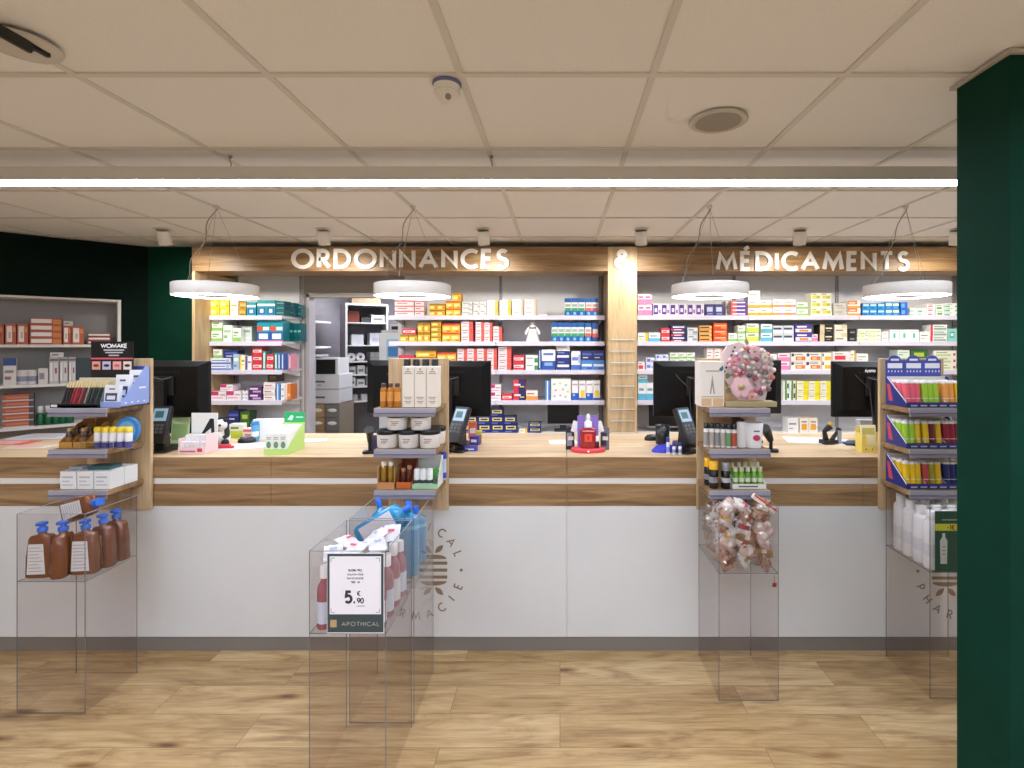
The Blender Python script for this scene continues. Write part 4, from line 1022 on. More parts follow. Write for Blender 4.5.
# ---- generic bottle
def bottle(name, label, cat, loc, H, r, body, cap, label_m=None, neck=.5, sh=.72, capr=None, group=None, rot=(0, 0, 0), sx=1, pw=2, lab=(.15, .6), capH=.14, pump=False, front=False, sy=1, M0=None):
    t = thing(name, label, cat, loc, rot, group)
    key = (name, round(H, 3), round(r, 4), body.name, cap.name, neck, sh, capr, sx, sy, pw, capH, lab, pump, front, label_m.name if label_m else 0)
    ch = H * capH; hb = H - ch; nr = r * neck
    def f1():
        b = MB(); b.lathe([(r * .92, 0), (r, hb * .03), (r, hb * sh), (r * .9, hb * (sh + (1 - sh) * .35)), (nr, hb * (sh + (1 - sh) * .75)), (nr, hb)], body, 18, sx=sx, sy=sy, pw=pw); return b
    obj('bottle_body', cached(('b',) + key, f1, 'bottle_body'), t)
    cr = capr if capr else nr * 1.25
    def f2():
        b = MB()
        if pump:
            b.lathe([(cr, hb - .002), (cr, hb + ch * .35), (cr * .6, hb + ch * .4)], cap, 14); b.lathe([(cr * .3, hb + ch * .4), (cr * .3, hb + ch * .75)], cap, 10)
            b.box(-cr * 1.1, -cr * 3.0, hb + ch * .75, cr * 1.1, cr * .9, hb + ch, cap); b.box(-cr * .35, -cr * 3.3, hb + ch * .55, cr * .35, -cr * 2.6, hb + ch * .76, cap)
        else: b.lathe([(cr, hb - .002), (cr, H - .002), (cr * .85, H)], cap, 16)
        return b
    obj('cap', cached(('c',) + key, f2, 'cap'), t)
    if label_m:
        def f3():
            b = MB()
            if front:
                b.box(-r * sx * .72, -r * sy - .0012, hb * lab[0], r * sx * .72, -r * sy * .97, hb * lab[1], label_m)
                for k in range(0 if name == 'blue_bottle' else 6): b.box(-r * sx * .6, -r * sy - .0016, hb * (lab[0] + .06 + k * .08), r * sx * (.5 - .1 * (k % 3)), -r * sy - .0011, hb * (lab[0] + .075 + k * .08), mat('c6c6ca'))
            else: b.lathe([(r * 1.012, hb * lab[0]), (r * 1.012, hb * lab[1])], label_m, 18, sx=sx, sy=sy, pw=pw, cap=False)
            return b
        obj('label_band', cached(('l',) + key, f3, 'label_band'), t)
    return t

# ---- stand 1, top: make-up tester tray with header, pencils; blue display of white cards
z0 = ST_Z[0] + .0015
tx = mx(84, 2.37)
t = thing('make_up_tray', 'black make-up tester tray with a tall WOMAKE header card', 'make-up display', (tx, 2.365, z0))
b = MB(); b.box(-.135, -.02, 0, .085, .13, .014, BLACK); b.box(-.135, -.02, .0, .085, -.012, .02, BLACK); b.box(-.135, .124, .0, .085, .13, .13, mat('d8cdb0', .5)); bevel(obj('tray', b, t), .002)
b = MB(); b.box(-.128, -.0215, .004, -.100, -.0205, .016, mat('e8e6e2')); obj('tray_logo', b, t)
hx0, hx1 = mx(91.5, 2.50) - tx, mx(133.5, 2.50) - tx; hz0, hz1 = mz(372, 2.50) - z0, mz(341.5, 2.50) - z0
b = MB(); b.box(hx0, .132, hz0 - .04, hx1, .136, hz1, BLACK); b.box(hx0 - .075, .132, hz0 - .04, hx0, .136, hz0 + .07, mat('2e3a3e', .4)); obj('header_card', b, t, label='black header card with white lettering')
b = MB(); hc = (hx0 + hx1) / 2 + .01
text(b, 'WOMAKE', hc, .1316, hz1 - .032, .022, mat('f2f2f2', .5), .2, .0005, .16, width=.125)
for q, (wd, zz) in enumerate(((.10, .042), (.085, .054), (.05, .068))): b.box(hc - wd / 2, .1312, hz1 - zz - .003, hc + wd / 2, .1319, hz1 - zz + .003, mat('c9c6c8'))
obj('lettering', b, t)
b = MB(); b.box(hx0, .1308, hz0 + .062, hx1, .1319, hz0 + .070, mat('d05a66'))
for q in range(4):
    xx = hx0 + .006 + q * .051
    b.box(xx, .1308, hz0 + .012, xx + .04, .1319, hz0 + .052, mat(['e8a090', 'c8c4e0', 'f0a8a0', 'e8d8d0'][q])); 
    b.prism([(xx + .02 + .014 * math.cos(a * PI / 6), hz0 + .032 + .007 * math.sin(a * PI / 6)) for a in range(12)], 'y', .1302, .1307, mat(['7a3020', '2a2440', 'c87078', '2a1a18'][q]))
obj('picture_squares', b, t)
PCOL = ['1a1716', '1c1815', '2a1412', '8a1f2a', 'a82832', '6a1a22', 'b03a44', '3a2422', '8a7a6a', '1c2420', '2c3a34', '141414', '3a4440', '22201e', '6a8a90']
PNM = {'1': 'black', '2': 'dark grey', '8': 'red', 'a': 'red', '6': 'dusky', 'b': 'pink-red', '3': 'brown'}
for row in range(2):
    for i in range(15):
        x = -.108 + i * .0128; col = PCOL[(i + row * 4) % 15]
        yy = .012 + row * .045
        p = (tx + x + row * .006, 2.365 + yy, z0 + .0145)
        rx = -.22
        t = thing('make_up_pencil', f"make-up pencil with cream tip, {['front', 'back'][row]} row, number {['one','two','three','four','five','six','seven','eight','nine','ten','eleven','twelve','thirteen','fourteen','fifteen'][14 - i]} from the blue display", 'pencil', p, (rx, .12, 0), 'make-up pencils in the black tray')
        def f(col=col):
            b = MB(); b.lathe([(.0048, 0), (.0048, .078)], mat('#' + col, .3), 8); return b
        obj('barrel', cached(('pb', col), f, 'barrel'), t)
        def f():
            b = MB(); b.lathe([(.0052, .0782), (.0052, .1), (.003, .108)], mat('cdb98a', .35), 8); return b
        obj('tip', cached('ptip', f, 'tip'), t)
# blue sloped display
bx = mx(112, 2.38)
t = thing('blue_counter_display', 'lavender blue cardboard display with sloping side holding white packs', 'cardboard display', (bx, 2.37, z0))
BL = mat('8ea2dc', .5)
X0, X1 = -.035, .060
b = MB(); b.prism([(0 - .012, 0), (.155, 0), (.155, .185), (.13, .185), (-.012, .02)], 'x', X1 - .003, X1, BL)
b.prism([(0 - .012, 0), (.155, 0), (.155, .12), (-.012, .02)], 'x', X0, X0 + .003, BL)
b.box(X0, -.012, 0, X1, .155, .004, BL); b.box(X0, .152, .004, X1, .155, .185, mat('2a4a94', .5)); b.box(X0 + .003, -.012, .004, X1 - .003, -.009, .026, BL); obj('tray', b, t)
b = MB()
for q in range(4): b.box(X1 + .0002, .01 + q * .035, .016, X1 + .0008, .02 + q * .035, .022, mat('e8ecf8'))
b.box(X1 + .0002, .09, .08, X1 + .0008, .13, .088, mat('e8ecf8')); obj('side_print', b, t)
for q, (dx, dy_, hh, nm) in enumerate(((.008, .0, .100, 'front'), (.012, .05, .145, 'middle'), (.028, .105, .165, 'rear'))):
    p = obj('white_pack', MB().box(-.036, 0, 0, .03, .02, hh, mat('eceef2', .4)).box(-.03, -.0008, hh * .25, .024, 0, hh * .62, mat('3a3f6a', .4)).box(-.022, -.0014, hh * .32, .016, -.0008, hh * .5, mat('dfe6ee', .4)).box(-.015, -.0014, hh * .78, .012, -.0008, hh * .84, mat('55585e')),
            None, (bx + dx, 2.37 + dy_ - .004, z0 + .0045), (-.1, 0, 0), f'white pack with dark picture, {nm} one in the blue display', 'pack', 'white packs in the blue display')
# ---- stand 1, middle
z1 = ST_Z[1] + .0015
for k, (x, lab) in enumerate(((-2.30, 'gold card tray of brown bottles beside the tubes, outer one'), (-2.235, 'gold card tray of brown bottles touching the tubes'))):
    t = thing('card_tray', lab, 'card tray', (x, 2.372, z1))
    g = mat('b98a3a', .5)
    b = MB(); b.box(-.03, 0, 0, .03, .12, .003, g); b.box(-.03, 0, .003, .03, .003, .028, g); b.prism([(0.003, .003), (.12, .003), (.12, .11), (.09, .10), (.0, .028)], 'x', -.03, -.028, g); b.prism([(0.003, .003), (.12, .003), (.12, .11), (.09, .10), (.0, .028)], 'x', .028, .03, g); b.box(-.028, .117, .003, .028, .12, .12, mat('7a4a2a')); obj('tray_box', b, t)
    for j in range(3):
        bottle('amber_vial', f'small brown vial in the {["outer","inner"][k]} gold tray, {["front","centre","back"][j]} one', 'bottle', (x, 2.392 + j * .036, z1 + .0035), .085, .014, mat('4a2a18', .2), mat('1c1816' if j else 'b59a6a', .4), mat('8a5a34'), group='brown vials in gold trays')
for i in range(5):
    X = mx(98 + i * 7.7, 2.375)
    bottle('spray_tube', f'white and violet tube with yellow cap, {ORD[4-i]} from the blue disc', 'tube', (X, 2.375, z1), .098, .0145, mat('e6e6ea', .3), mat('e8cc30', .4), mat('4a4884', .4), .9, .9, group='yellow-capped tubes behind the wire', lab=(.02, .42), capH=.24, capr=.0145)
b = MB(); b.tube([(-2.215, 2.352, z1 + .03), (-2.06, 2.352, z1 + .03), (-2.062, 2.50, z1 + .03)], .0015, mat('b8b8bc', .3, .8), 6); b.tube([(-2.215, 2.352, z1 + .0015), (-2.215, 2.352, z1 + .03)], .0015, mat('b8b8bc', .3, .8), 6); b.tube([(-2.06, 2.352, z1 + .0015), (-2.06, 2.352, z1 + .03)], .0015, mat('b8b8bc', .3, .8), 6)
obj('wire_guard', b, label='thin wire guard rail in front of the yellow-capped tubes', cat='wire rail')
M = TR(0, 0, .068, rx=PI / 2)
t = thing('blue_disc_pack', 'blue round pack leaning behind the yellow-capped tubes', 'pack', (-2.085, 2.46, z1), (0, 0, .35))
b = MB(); b.lathe([(.064, -.012), (.067, -.009), (.067, .009), (.064, .012)], mat('3f86c8', .3), 28, sx=.75, M=M); obj('disc_body', b, t)
b = MB(); b.lathe([(.045, .0125), (.045, .0132)], mat('7ab6e0', .3), 24, sx=.75, M=M); obj('disc_label', b, t)
t = thing('yellow_disc_pack', 'yellow round pack behind the blue round pack', 'pack', (-2.14, 2.505, z1 + .0), (0, 0, .1))
b = MB(); b.lathe([(.062, -.01), (.065, 0), (.062, .01)], mat('d8a828', .35), 26, sx=.8, M=TR(0, 0, .066, rx=PI / 2)); obj('disc_body', b, t)
b = MB(); b.box(-.03, -.012, .05, .03, -.0105, .08, mat('3a3a3e')); obj('disc_label', b, t)
# ---- stand 1, low: white boxes
z2 = ST_Z[2] + .0015
ST['plainwhite'] = st('eeefee', (.12, .62, .8, .72, 'b8bcc0'), (.12, .4, .6, .48, 'c4c8cc'), (.12, .2, .8, .27, 'c4c8cc'), side='e6e8e8')
for c in range(3):
    for r in range(2):
        X = -2.278 + c * .079
        obj('soap_box', carton_mesh('plainwhite', .074, .075, .082), None, (X, 2.362 + r * .078, z2), (0, 0, 0), f'white box on the lowest make-up stand shelf, {["front","back"][r]} row, {ORD[2-c]} from the post', 'box', 'white boxes on the lowest make-up stand shelf')
obj('teal_leaflet_pack', MB().box(-.05, 0, 0, .05, .07, .016, mat('2a5a5c', .4)), None, (-2.16, 2.39, z2 + .0825), (0, 0, .1), 'dark teal flat pack lying on the white boxes', 'pack')
obj('grey_leaflet_pack', MB().box(-.04, 0, 0, .03, .05, .014, mat('9aa0a4', .4)), None, (-2.265, 2.39, z2 + .0825), (0, 0, -.1), 'grey flat pack lying on the first white box', 'pack')

# ---- stand 2, top
def cart(px0, px1, ytop, label, zf=2.37, d=.06, col='f0e9dc'):
    X0, X1 = mx(px0, zf), mx(px1, zf); h = mz(ytop, zf) - z0
    t = thing('tall_carton', label, 'carton', ((X0 + X1) / 2, zf, z0))
    w2 = (X1 - X0) / 2 - .0006
    b = MB(); b.box(-w2, 0, 0, w2, d, h, mat(col, .5)); bevel(obj('carton_body', b, t), .0012)
    b = MB()
    for (zz, ww, hh) in ((.86, .5, .004), (.82, .7, .003), (.24, .7, .003), (.20, .5, .003), (.14, .6, .003), (.1, .4, .003)): b.box(-w2 * ww, -.0008, h * zz, w2 * ww, -.0002, h * zz + hh, mat('8d8272', .5))
    b.prism([(.004 * math.cos(a * PI / 4), h * .93 + .005 * math.sin(a * PI / 4)) for a in range(8)], 'y', -.0008, -.0002, mat('8d8272'))
    obj('carton_print', b, t)
    return h
h = cart(402, 414, 366.5, 'tall cream carton touching the amber bottles, of three')
cart(414.4, 426, 366.5, 'tall cream carton in the centre of three')
cart(426.4, 438.2, 366.5, 'tall cream carton beside the oak board edge, widest of three')
for i in range(4):
    bottle('dark_bottle', f'black topped bottle standing behind the tall cream cartons, {ORD[3-i]} from the oak edge', 'bottle', (mx(407 + i * 9.3, 2.46), 2.462, z0), .222, .018, mat('d8cdb8', .4), mat('131316', .3), None, .75, .8, capH=.17, capr=.0165, group='black topped bottles behind cream cartons')
for i in range(3):
    bottle('amber_bottle', f'amber bottle with black cap on the cream carton stand, {ORD[2-i]} from the cartons', 'bottle', (mx(383.5 + i * 6.9, 2.372), 2.374, z0), .112, .0150, mat('b8742c', .15), mat('3a3028', .3), mat('d9984a', .3), .55, .86, group='amber bottles on the cream carton stand', lab=(.3, .75), capH=.13, capr=.011)
# ---- stand 2, middle: jars
def jar(px, z, zb, label, r=.047, h=.083, tilt=0):
    t = thing('cream_jar', label, 'jar', (mx(px, z), z, zb), (0, 0, 0), 'white cream jars with black lids')
    def f(): return MB().lathe([(r * .9, 0), (r * .98, .004), (r, h * .75)], mat('e6e3dd', .3), 24)
    obj('jar_body', cached(('jb', r, h), f, 'jar_body'), t)
    def f(): return MB().lathe([(r * 1.02, h * .752), (r * 1.04, h * .78), (r * 1.04, h * .97), (r, h)], mat('141416', .3), 24)
    obj('lid', cached(('jl', r, h), f, 'lid'), t)
    def f():
        b = MB()
        for k, (u0, u1, zz) in enumerate(((-.4, .4, .5), (-.3, .35, .4), (-.36, .2, .3))):
            for q in range(5):
                a0, a1 = [-PI / 2 + (u0 + (u1 - u0) * (q + e) / 5) for e in (0, 1)]
                b.quad([(r * 1.004 * math.cos(a0), r * 1.004 * math.sin(a0), h * zz), (r * 1.004 * math.cos(a1), r * 1.004 * math.sin(a1), h * zz), (r * 1.006 * math.cos(a1), r * 1.006 * math.sin(a1), h * zz + .004), (r * 1.006 * math.cos(a0), r * 1.006 * math.sin(a0), h * zz + .004)], mat('9a7f70'))
        return b
    obj('label_print', cached(('jp', r, h), f, 'label_print'), t)
for i, (px, l) in enumerate(((387.5, 'furthest from the oak edge'), (409, 'in the centre'), (430, 'beside the oak edge'))): jar(px, 2.400, z1, f'white jar with black lid in the bottom row, {l}')
for i, (px, l) in enumerate(((397.5, 'over the amber side'), (421, 'nearest to the oak edge'))): jar(px, 2.405, z1 + .0838, f'white jar with black lid in the upper row, {l}', r=.047, h=.076)
jar(436, 2.497, z1, 'white jar with black lid at the back of the jar shelf', h=.08)
# ---- stand 2, low
t = thing('gold_tray', 'gold and cream card tray holding gold bottles', 'card tray', (mx(386, 2.37), 2.366, z2))
b = MB(); g = mat('c8a070', .5); b.box(-.04, 0, 0, .04, .1, .003, g); b.box(-.04, 0, .003, .04, .003, .03, mat('c88a5a')); b.box(-.04, .003, .003, -.037, .1, .1, g); b.box(.037, .003, .003, .04, .1, .1, g); b.box(-.037, .097, .003, .037, .1, .13, g); obj('tray_box', b, t)
for i in range(2): bottle('gold_bottle', ['gold bottle standing at the outer side of the gold tray', 'gold bottle standing beside the brown sachets'][i], 'bottle', (mx(386, 2.37) - .017 + i * .034, 2.39, z2 + .0035), .118, .0145, mat('a8802e', .25, .5), mat('d8d4cc', .3), None, .7, .9, group='gold bottles')
t = thing('brown_tray', 'copper brown card tray between gold tray and green tray', 'card tray', (mx(404.5, 2.37), 2.366, z2))
g = mat('9a4f22', .5); b = MB(); b.box(-.036, 0, 0, .036, .1, .003, g); b.box(-.036, 0, .003, .036, .003, .03, mat('c8662a')); b.prism([(.003, .003), (.1, .003), (.1, .13), (.003, .03)], 'x', -.036, -.033, g); b.prism([(.003, .003), (.1, .003), (.1, .13), (.003, .03)], 'x', .033, .036, g); b.box(-.033, .097, .003, .033, .1, .13, mat('8a3a1e')); obj('tray_box', b, t)
for i in range(2): bottle('brown_ampoule', ['brown rounded vial in the copper tray beside the gold tray', 'brown rounded vial in the copper tray beside the green tray'][i], 'bottle', (mx(404.5, 2.37) - .013 + i * .027, 2.40, z2 + .0035), .085 + .012 * i, .0125, mat('5a2a16', .3), mat('b08060', .4), None, .7, .8, group='brown vials in the copper tray')
t = thing('green_tray', 'pale green and white card display with leaf picture on the low shelf', 'cardboard display', (mx(424.5, 2.37), 2.366, z2))
g = mat('9fd0a8', .5); b = MB(); b.box(-.062, 0, 0, .062, .11, .003, g); b.box(-.062, 0, .003, .062, .003, .022, g); b.prism([(.003, .003), (.11, .003), (.11, .135), (.09, .135), (.003, .022)], 'x', .059, .062, mat('e6eee4', .5)); b.box(-.059, .107, .003, .059, .11, .135, mat('d8dedc', .5)); obj('tray_box', b, t)
b = MB(); b.prism([(.012, .05), (.03, .08), (.05, .09), (.058, .07), (.045, .045), (.025, .03)], 'y', -.0, .0008, mat('5aa848', .5), M=TR(.0, .05, .0)); obj('leaf_picture', b, t)
for i in range(3):
    obj('white_roll_on', MB().lathe([(.0135, 0), (.0145, .045), (.0145, .078), (.010, .086)], mat('e9ecea', .35), 14).lathe([(.0149, .02), (.0149, .035)], mat('3a4a44', .4), 14, cap=False), None, (mx(424.5, 2.37) - .04 + i * .03, 2.388, z2 + .0035), (0, 0, 0), f'white roll-on bottle in the green tray, {ORD[2-i]} from the leaf picture', 'bottle', 'roll-on bottles in the green tray')
bottle('blue_tube', 'blue and white tube hanging at the oak board edge', 'tube', (mx(443.5, 2.52), 2.525, z2), .135, .0125, mat('c8d4f0', .3), mat('2a3aa8', .4), mat('3a4ac0', .4), .9, .9, capH=.2, lab=(.1, .35))

# ---- stand 3, top: cream card box with tower drawing
t = thing('card_box', 'cream card box with tower drawing beside the pink bouquet board', 'card box', (mx(712, 2.40), 2.395, z0))
b = MB(); b.box(-.053, 0, 0, .056, .11, .208, mat('efeae2', .5)); b.box(-.053, 0, .2082, .056, .11, .212, mat('d8c8b0')); bevel(obj('box_body', b, t), .001)
b = MB(); k = mat('a39a90', .5)
b.prism([(-.012, .06), (.0, .15), (.012, .06), (.006, .06), (0, .1), (-.006, .06)], 'y', -.001, -.0002, k)
b.box(-.03, -.001, .165, .035, -.0002, .17, k); b.box(-.05, -.001, .045, .05, -.0002, .049, mat('b59a7c')); b.box(-.05, -.001, .004, -.004, -.0002, .04, mat('d8b890')); b.box(.004, -.001, .004, .05, -.0002, .04, mat('d8b890'))
b.prism([(.03, .175), (.05, .195), (.052, .175), (.042, .165)], 'y', -.001, -.0002, mat('2a6a8a')); obj('printed_drawing', b, t)
# bouquet board: pale card with flowers and round sweets
t = thing('bouquet_board', 'pink flower shaped board covered with small round sweets and blossoms', 'decoration', (mx(749, 2.39), 2.40, z0))
b = MB(); b.box(-.11, -.015, 0, .13, .06, .024, mat('b0a27a', .5)); bevel(obj('base_block', b, t), .002)
out = [(-.105, .12), (-.125, .19), (-.118, .25), (-.09, .29), (-.04, .305), (.0, .285), (.05, .285), (.09, .262), (.105, .225), (.125, .175), (.118, .12), (.095, .07), (.085, .03), (-.04, .03), (-.075, .06)]
b = MB(); b.prism(out, 'y', .012, .03, mat('e2cfcf', .5)); obj('board', b, t)
b = MB()
for q in range(7): b.ball((-.108 + q * .006 + .002 * q, .009, .165 + q * .019), .005, BLACK, 8, 5)
obj('black_dots', b, t)
pal = ['e0a8b6', 'c8607e', 'e8d4d0', '9a8c88', 'd87c6c', 'b8aca6', 'd8c8c2', '76686a', 'e4b4c0', 'a85068', 'c9bdb8']
rr = random.Random(5); pts = []
tries = 0
while len(pts) < 60 and tries < 20000:
    tries += 1
    x, zz = rr.uniform(-.09, .118), rr.uniform(.05, .28)
    if zz < .14 and x < .03: continue
    lim0 = -.088 + max(0, (.15 - zz)) * .9; lim1 = .116 - max(0, .13 - zz) * .5
    if not (lim0 < x < lim1) or (x - .012) ** 2 / .0125 + (zz - .165) ** 2 / .0145 > 1: continue
    if all((x - a) ** 2 + (zz - c) ** 2 > .0215 ** 2 for a, c in pts): pts.append((x, zz))
for (x, zz) in pts:
    c_ = rr.choice(pal)
    def f(c_=c_): return MB().ball((0, 0, 0), .0122, mat('#' + c_, .3, clear=.5), 14, 8)
    obj('round_sweet', cached(('swt', c_), f, 'round_sweet'), t, (x, rr.uniform(-.008, -.003), zz))
def flower(x, zz, r, col, n=6, name='blossom'):
    b = MB()
    for q in range(n):
        a = 2 * PI * q / n
        cx_, cz_ = x + r * .58 * math.cos(a), zz + r * .58 * math.sin(a)
        b.prism([(cx_ + r * .40 * math.cos(u * PI / 5), cz_ + r * .40 * math.sin(u * PI / 5)) for u in range(10)], 'y', -.022 - (q % 2) * .004, -.020 - (q % 2) * .004, mat(col, .5))
    b.ball((x, -.028, zz), r * .32, mat('a89468', .6), 10, 6)
    obj(name, b, t)
flower(-.042, .095, .052, 'efc6d0'); flower(.02, .262, .026, 'f0c0cc'); flower(-.075, .215, .022, 'e9a0b4'); flower(.07, .235, .020, 'e8d8c8'); flower(.008, .052, .020, 'e8a8a8')
for (x, zz, a) in ((-.1, .13, 1.2), (-.095, .09, 1.9), (-.1, .06, 1.0), (-.005, .288, 1.6)):
    b = MB(); b.prism([(x, zz), (x + .012 * math.cos(a + .8), zz + .02 * math.sin(a + .5)), (x + .034 * math.cos(a), zz + .034 * math.sin(a)), (x + .02 * math.cos(a - .6), zz + .014 * math.sin(a - .6))], 'y', .006, .0119, mat('8a8a62', .6))
    obj('leaf', b, t)
# ---- stand 3, middle
for i in range(6):
    bottle('white_tube', f'white printed tube on the bouquet stand, {ORD[i]} from the oak board edge', 'tube', (mx(706.5 + i * 5.6, 2.40 - i * .006), 2.405 - i * .006, z1), .112, .0125, mat('dedcd8', .35), mat('17171a', .35), mat(['9a9894', 'a8a098', '8c8c8c', 'b0a8a0', '6a9a6a', 'b04a3a'][i], .4), .95, .93, group=None, lab=(.1, .8), capH=.22, capr=.0118)
obj('dark_carton', MB().box(-.016, 0, 0, .016, .08, .12, mat('4a3a2c', .4)), None, (mx(742, 2.44), 2.45, z1), (0, 0, 0), 'dark brown carton behind the white cup', 'carton')
t = thing('white_cup', 'white tapered cup with pink print on the bouquet stand', 'cup', (mx(754, 2.385), 2.392, z1))
b = MB(); b.lathe([(.034, 0), (.035, .004), (.044, .118), (.041, .118), (.032, .006), (.001, .006)], mat('ecebea', .35), 28, cap=False); b.lathe([(.034, 0), (.001, 0)], mat('ecebea'), 28, cap=False); obj('cup_body', b, t)
b = MB(); b.prism([(.017 * math.cos(u * PI / 8), .05 + .014 * math.sin(u * PI / 8)) for u in range(16)], 'y', -.0405, -.0378, mat('c83a6a', .4)); b.box(-.013, -.0425, .078, .013, -.0395, .084, mat('5a5a60')); obj('cup_print', b, t)
obj('white_jug', MB().lathe([(.022, 0), (.024, .1), (.018, .118)], mat('e4e2de', .4), 18), None, (mx(741, 2.40) + .0, 2.40, z1), (0, 0, 0), 'plain white tub touching the pink-printed cup', 'tub')
# ---- stand 3, low
for i, (px, z) in enumerate(((708.5, 2.44), (713.5, 2.385))):
    bottle('yellow_capped_can', ['black can with yellow cap at the oak board edge', 'black can with yellow cap in front of its twin'][i], 'can', (mx(px, z), z, z2), .128, .0205, mat('17171a', .25), mat('ecb41a', .35), mat('8a8c90', .4), .92, .92, group='yellow capped cans', lab=(.3, .6), capH=.3, capr=.0205)
bottle('grey_capped_can', 'black can with clear grey cap beside the yellow capped cans', 'can', (mx(725.5, 2.38), 2.378, z2), .122, .0205, mat('101013', .25), mat('8d9096', .15), mat('b8babd', .4), .85, .9, lab=(.35, .6), capH=.3, capr=.018)
t = thing('white_carton_tray', 'white open card tray holding green bottles', 'card tray', (mx(749, 2.37), 2.366, z2))
b = MB(); g = mat('ecebe8', .5); b.box(-.078, 0, 0, .078, .1, .003, g); b.box(-.078, 0, .003, .078, .003, .022, g); b.prism([(.003, .003), (.1, .003), (.1, .06), (.003, .022)], 'x', -.078, -.075, g); b.prism([(.003, .003), (.1, .003), (.1, .06), (.003, .022)], 'x', .075, .078, g); b.box(-.05, -.0008, .008, .04, -.0002, .014, mat('4a4a4a')); obj('tray_box', b, t)
for r in range(2):
    for i in range(5):
        bottle('green_vial', f'green bottle with pale cap in the white tray, {["front","back"][r]} row, {ORD[i]} from the cans', 'bottle', (mx(749, 2.37) - .058 + i * .029, 2.385 + r * .036, z2 + .0035), .094 + .014 * r, .0125, mat(['6aa83a', '7ab83a', '6a9a3a'][i % 3], .25), mat(['c8d0a8', 'd8c0a0', 'cfd4c8'][(i + r) % 3], .35), mat('d8dccc', .4), .6, .75, group='green bottles in the white tray', lab=(.35, .6), capH=.2)

# ---- stand 4: tube trays
NAVY = mat('26317e', .45)
def tubetray(sh, label, header=False):
    t = thing('tube_tray', label, 'cardboard display', (1.752, 2.362, ST_Z[sh] + .0015))
    x0, x1 = -.147, .145; zt = .135
    b = MB()
    for xx in (x0, x1 - .003): b.prism([(0, 0), (.15, 0), (.15, zt), (.138, zt), (0, .026)], 'x', xx, xx + .003, NAVY)
    b.box(x0 + .003, 0, 0, x1 - .003, .15, .003, NAVY); b.box(x0 + .003, 0, .003, x1 - .003, .003, .024, NAVY); b.box(x0 + .003, .147, .003, x1 - .003, .15, zt, mat('e3dfda', .5)); obj('tray_box', b, t)
    b = MB()
    for q in range(6): b.box(x0 + .02 + q * .045, -.0009, .006, x0 + .05 + q * .045, -.0002, .012, mat('c8cce6')); 
    b.prism([(0, .028), (.139, zt + .002), (.139, zt - .006), (0, .020)], 'x', x0 - .001, x0 - .0003, mat('eceaf0')); b.prism([(.095, .02), (.125, .02), (.14, .1), (.12, .1)], 'x', x0 - .001, x0 - .0003, mat('d0485a'))
    obj('tray_print', b, t)
    for q in (-.055, .04):
        b = MB(); b.prism([(.004, .024), (.146, .024), (.146, zt - .02)], 'x', q, q + .002, mat('d8d4d2', .5)); obj('divider', b, t)
    if header:
        b = MB(); b.box(x0, .151, .1, .125, .154, .215, mat('3c4aa0', .45))
        for q in range(3):
            cx_ = x0 + .045 + q * .092
            b.prism([(cx_ + .03 * math.cos(u * PI / 8), .215 + .024 * math.sin(u * PI / 8)) for u in range(9)], 'y', .151, .154, mat('3c4aa0', .45))
            b.box(cx_ - .036, .1502, .175, cx_ + .036, .1509, .2, mat('e8e8ee')); b.box(cx_ - .02, .1502, .212, cx_ + .02, .1509, .222, mat('dfe0ee'))
            for e in range(5): b.box(cx_ - .034 + e * .016, .1502, .155, cx_ - .028 + e * .016, .1509, .165, mat('c8cce8'))
        obj('header_card', b, t)
    return t
tubetray(0, 'navy cardboard tray of red, green and orange tubes with scalloped header', True)
tubetray(1, 'navy cardboard tray of green, yellow and dark red tubes')
tubetray(2, 'navy cardboard tray of yellow, red and navy tubes')
def fiztube(x, y, sh, col, cn, idx, total, H=.128):
    t = thing('vitamin_tube', f'{cn} vitamin tube, {idx}, {["upper","middle","lowest"][sh]} tube tray', 'tube', (x, y, ST_Z[sh] + .0050), (-.12, 0, 0), f'{cn} vitamin tubes in the {["upper","middle","lowest"][sh]} tube tray')
    def f(): return MB().lathe([(.0138, 0), (.0142, .004), (.0142, H - .012)], mat(col, .3), 16).lathe([(.0145, H * .3), (.0145, H * .32)], mat('f0eef0', .4), 16, cap=False)
    obj('tube_body', cached(('ft', col, H), f, 'tube_body'), t)
    def f(): return MB().lathe([(.0150, H - .012), (.0152, H - .002), (.0138, H)], mat('e9e6e2', .35), 16).lathe([(.0150, -.0005), (.0152, .012)], mat('e9e6e2', .35), 16)
    obj('cap', cached(('fc', H), f, 'cap'), t)
lay = [[('f0687a', 'pink-red', [-.128, -.104, -.08]), ('aad83a', 'lime green', [-.045, -.020, .006]), ('f4a652', 'orange', [.052, .077]), ('f4d41e', 'yellow', [.109])],
       [('aad83a', 'lime green', [-.130, -.105]), ('f2d01e', 'yellow', [-.078, -.040]), ('7a1a28', 'dark red', [-.010]), ('f0c81a', 'golden yellow', [.018]), ('a01c38', 'crimson', [.056, .082, .110])],
       [('f4cc1e', 'yellow', [-.128, -.102, -.076]), ('c0484c', 'brick red', [-.040]), ('a8a02a', 'olive yellow', [-.012]), ('f0c81a', 'golden yellow', [.018]), ('1c2a68', 'navy', [.058, .084, .110])]]
for sh in range(3):
    for col, cn, xs in lay[sh]:
        for r in range(3):
            for i, x in enumerate(xs):
                idx = f'{["front","centre","back"][r]} row' + (f' {ORD[i]} from oak edge' if len(xs) > 1 else '')
                fiztube(1.752 + x, 2.385 + r * .038, sh, '#' + col, cn, idx, 0, .118 + .0 * r)

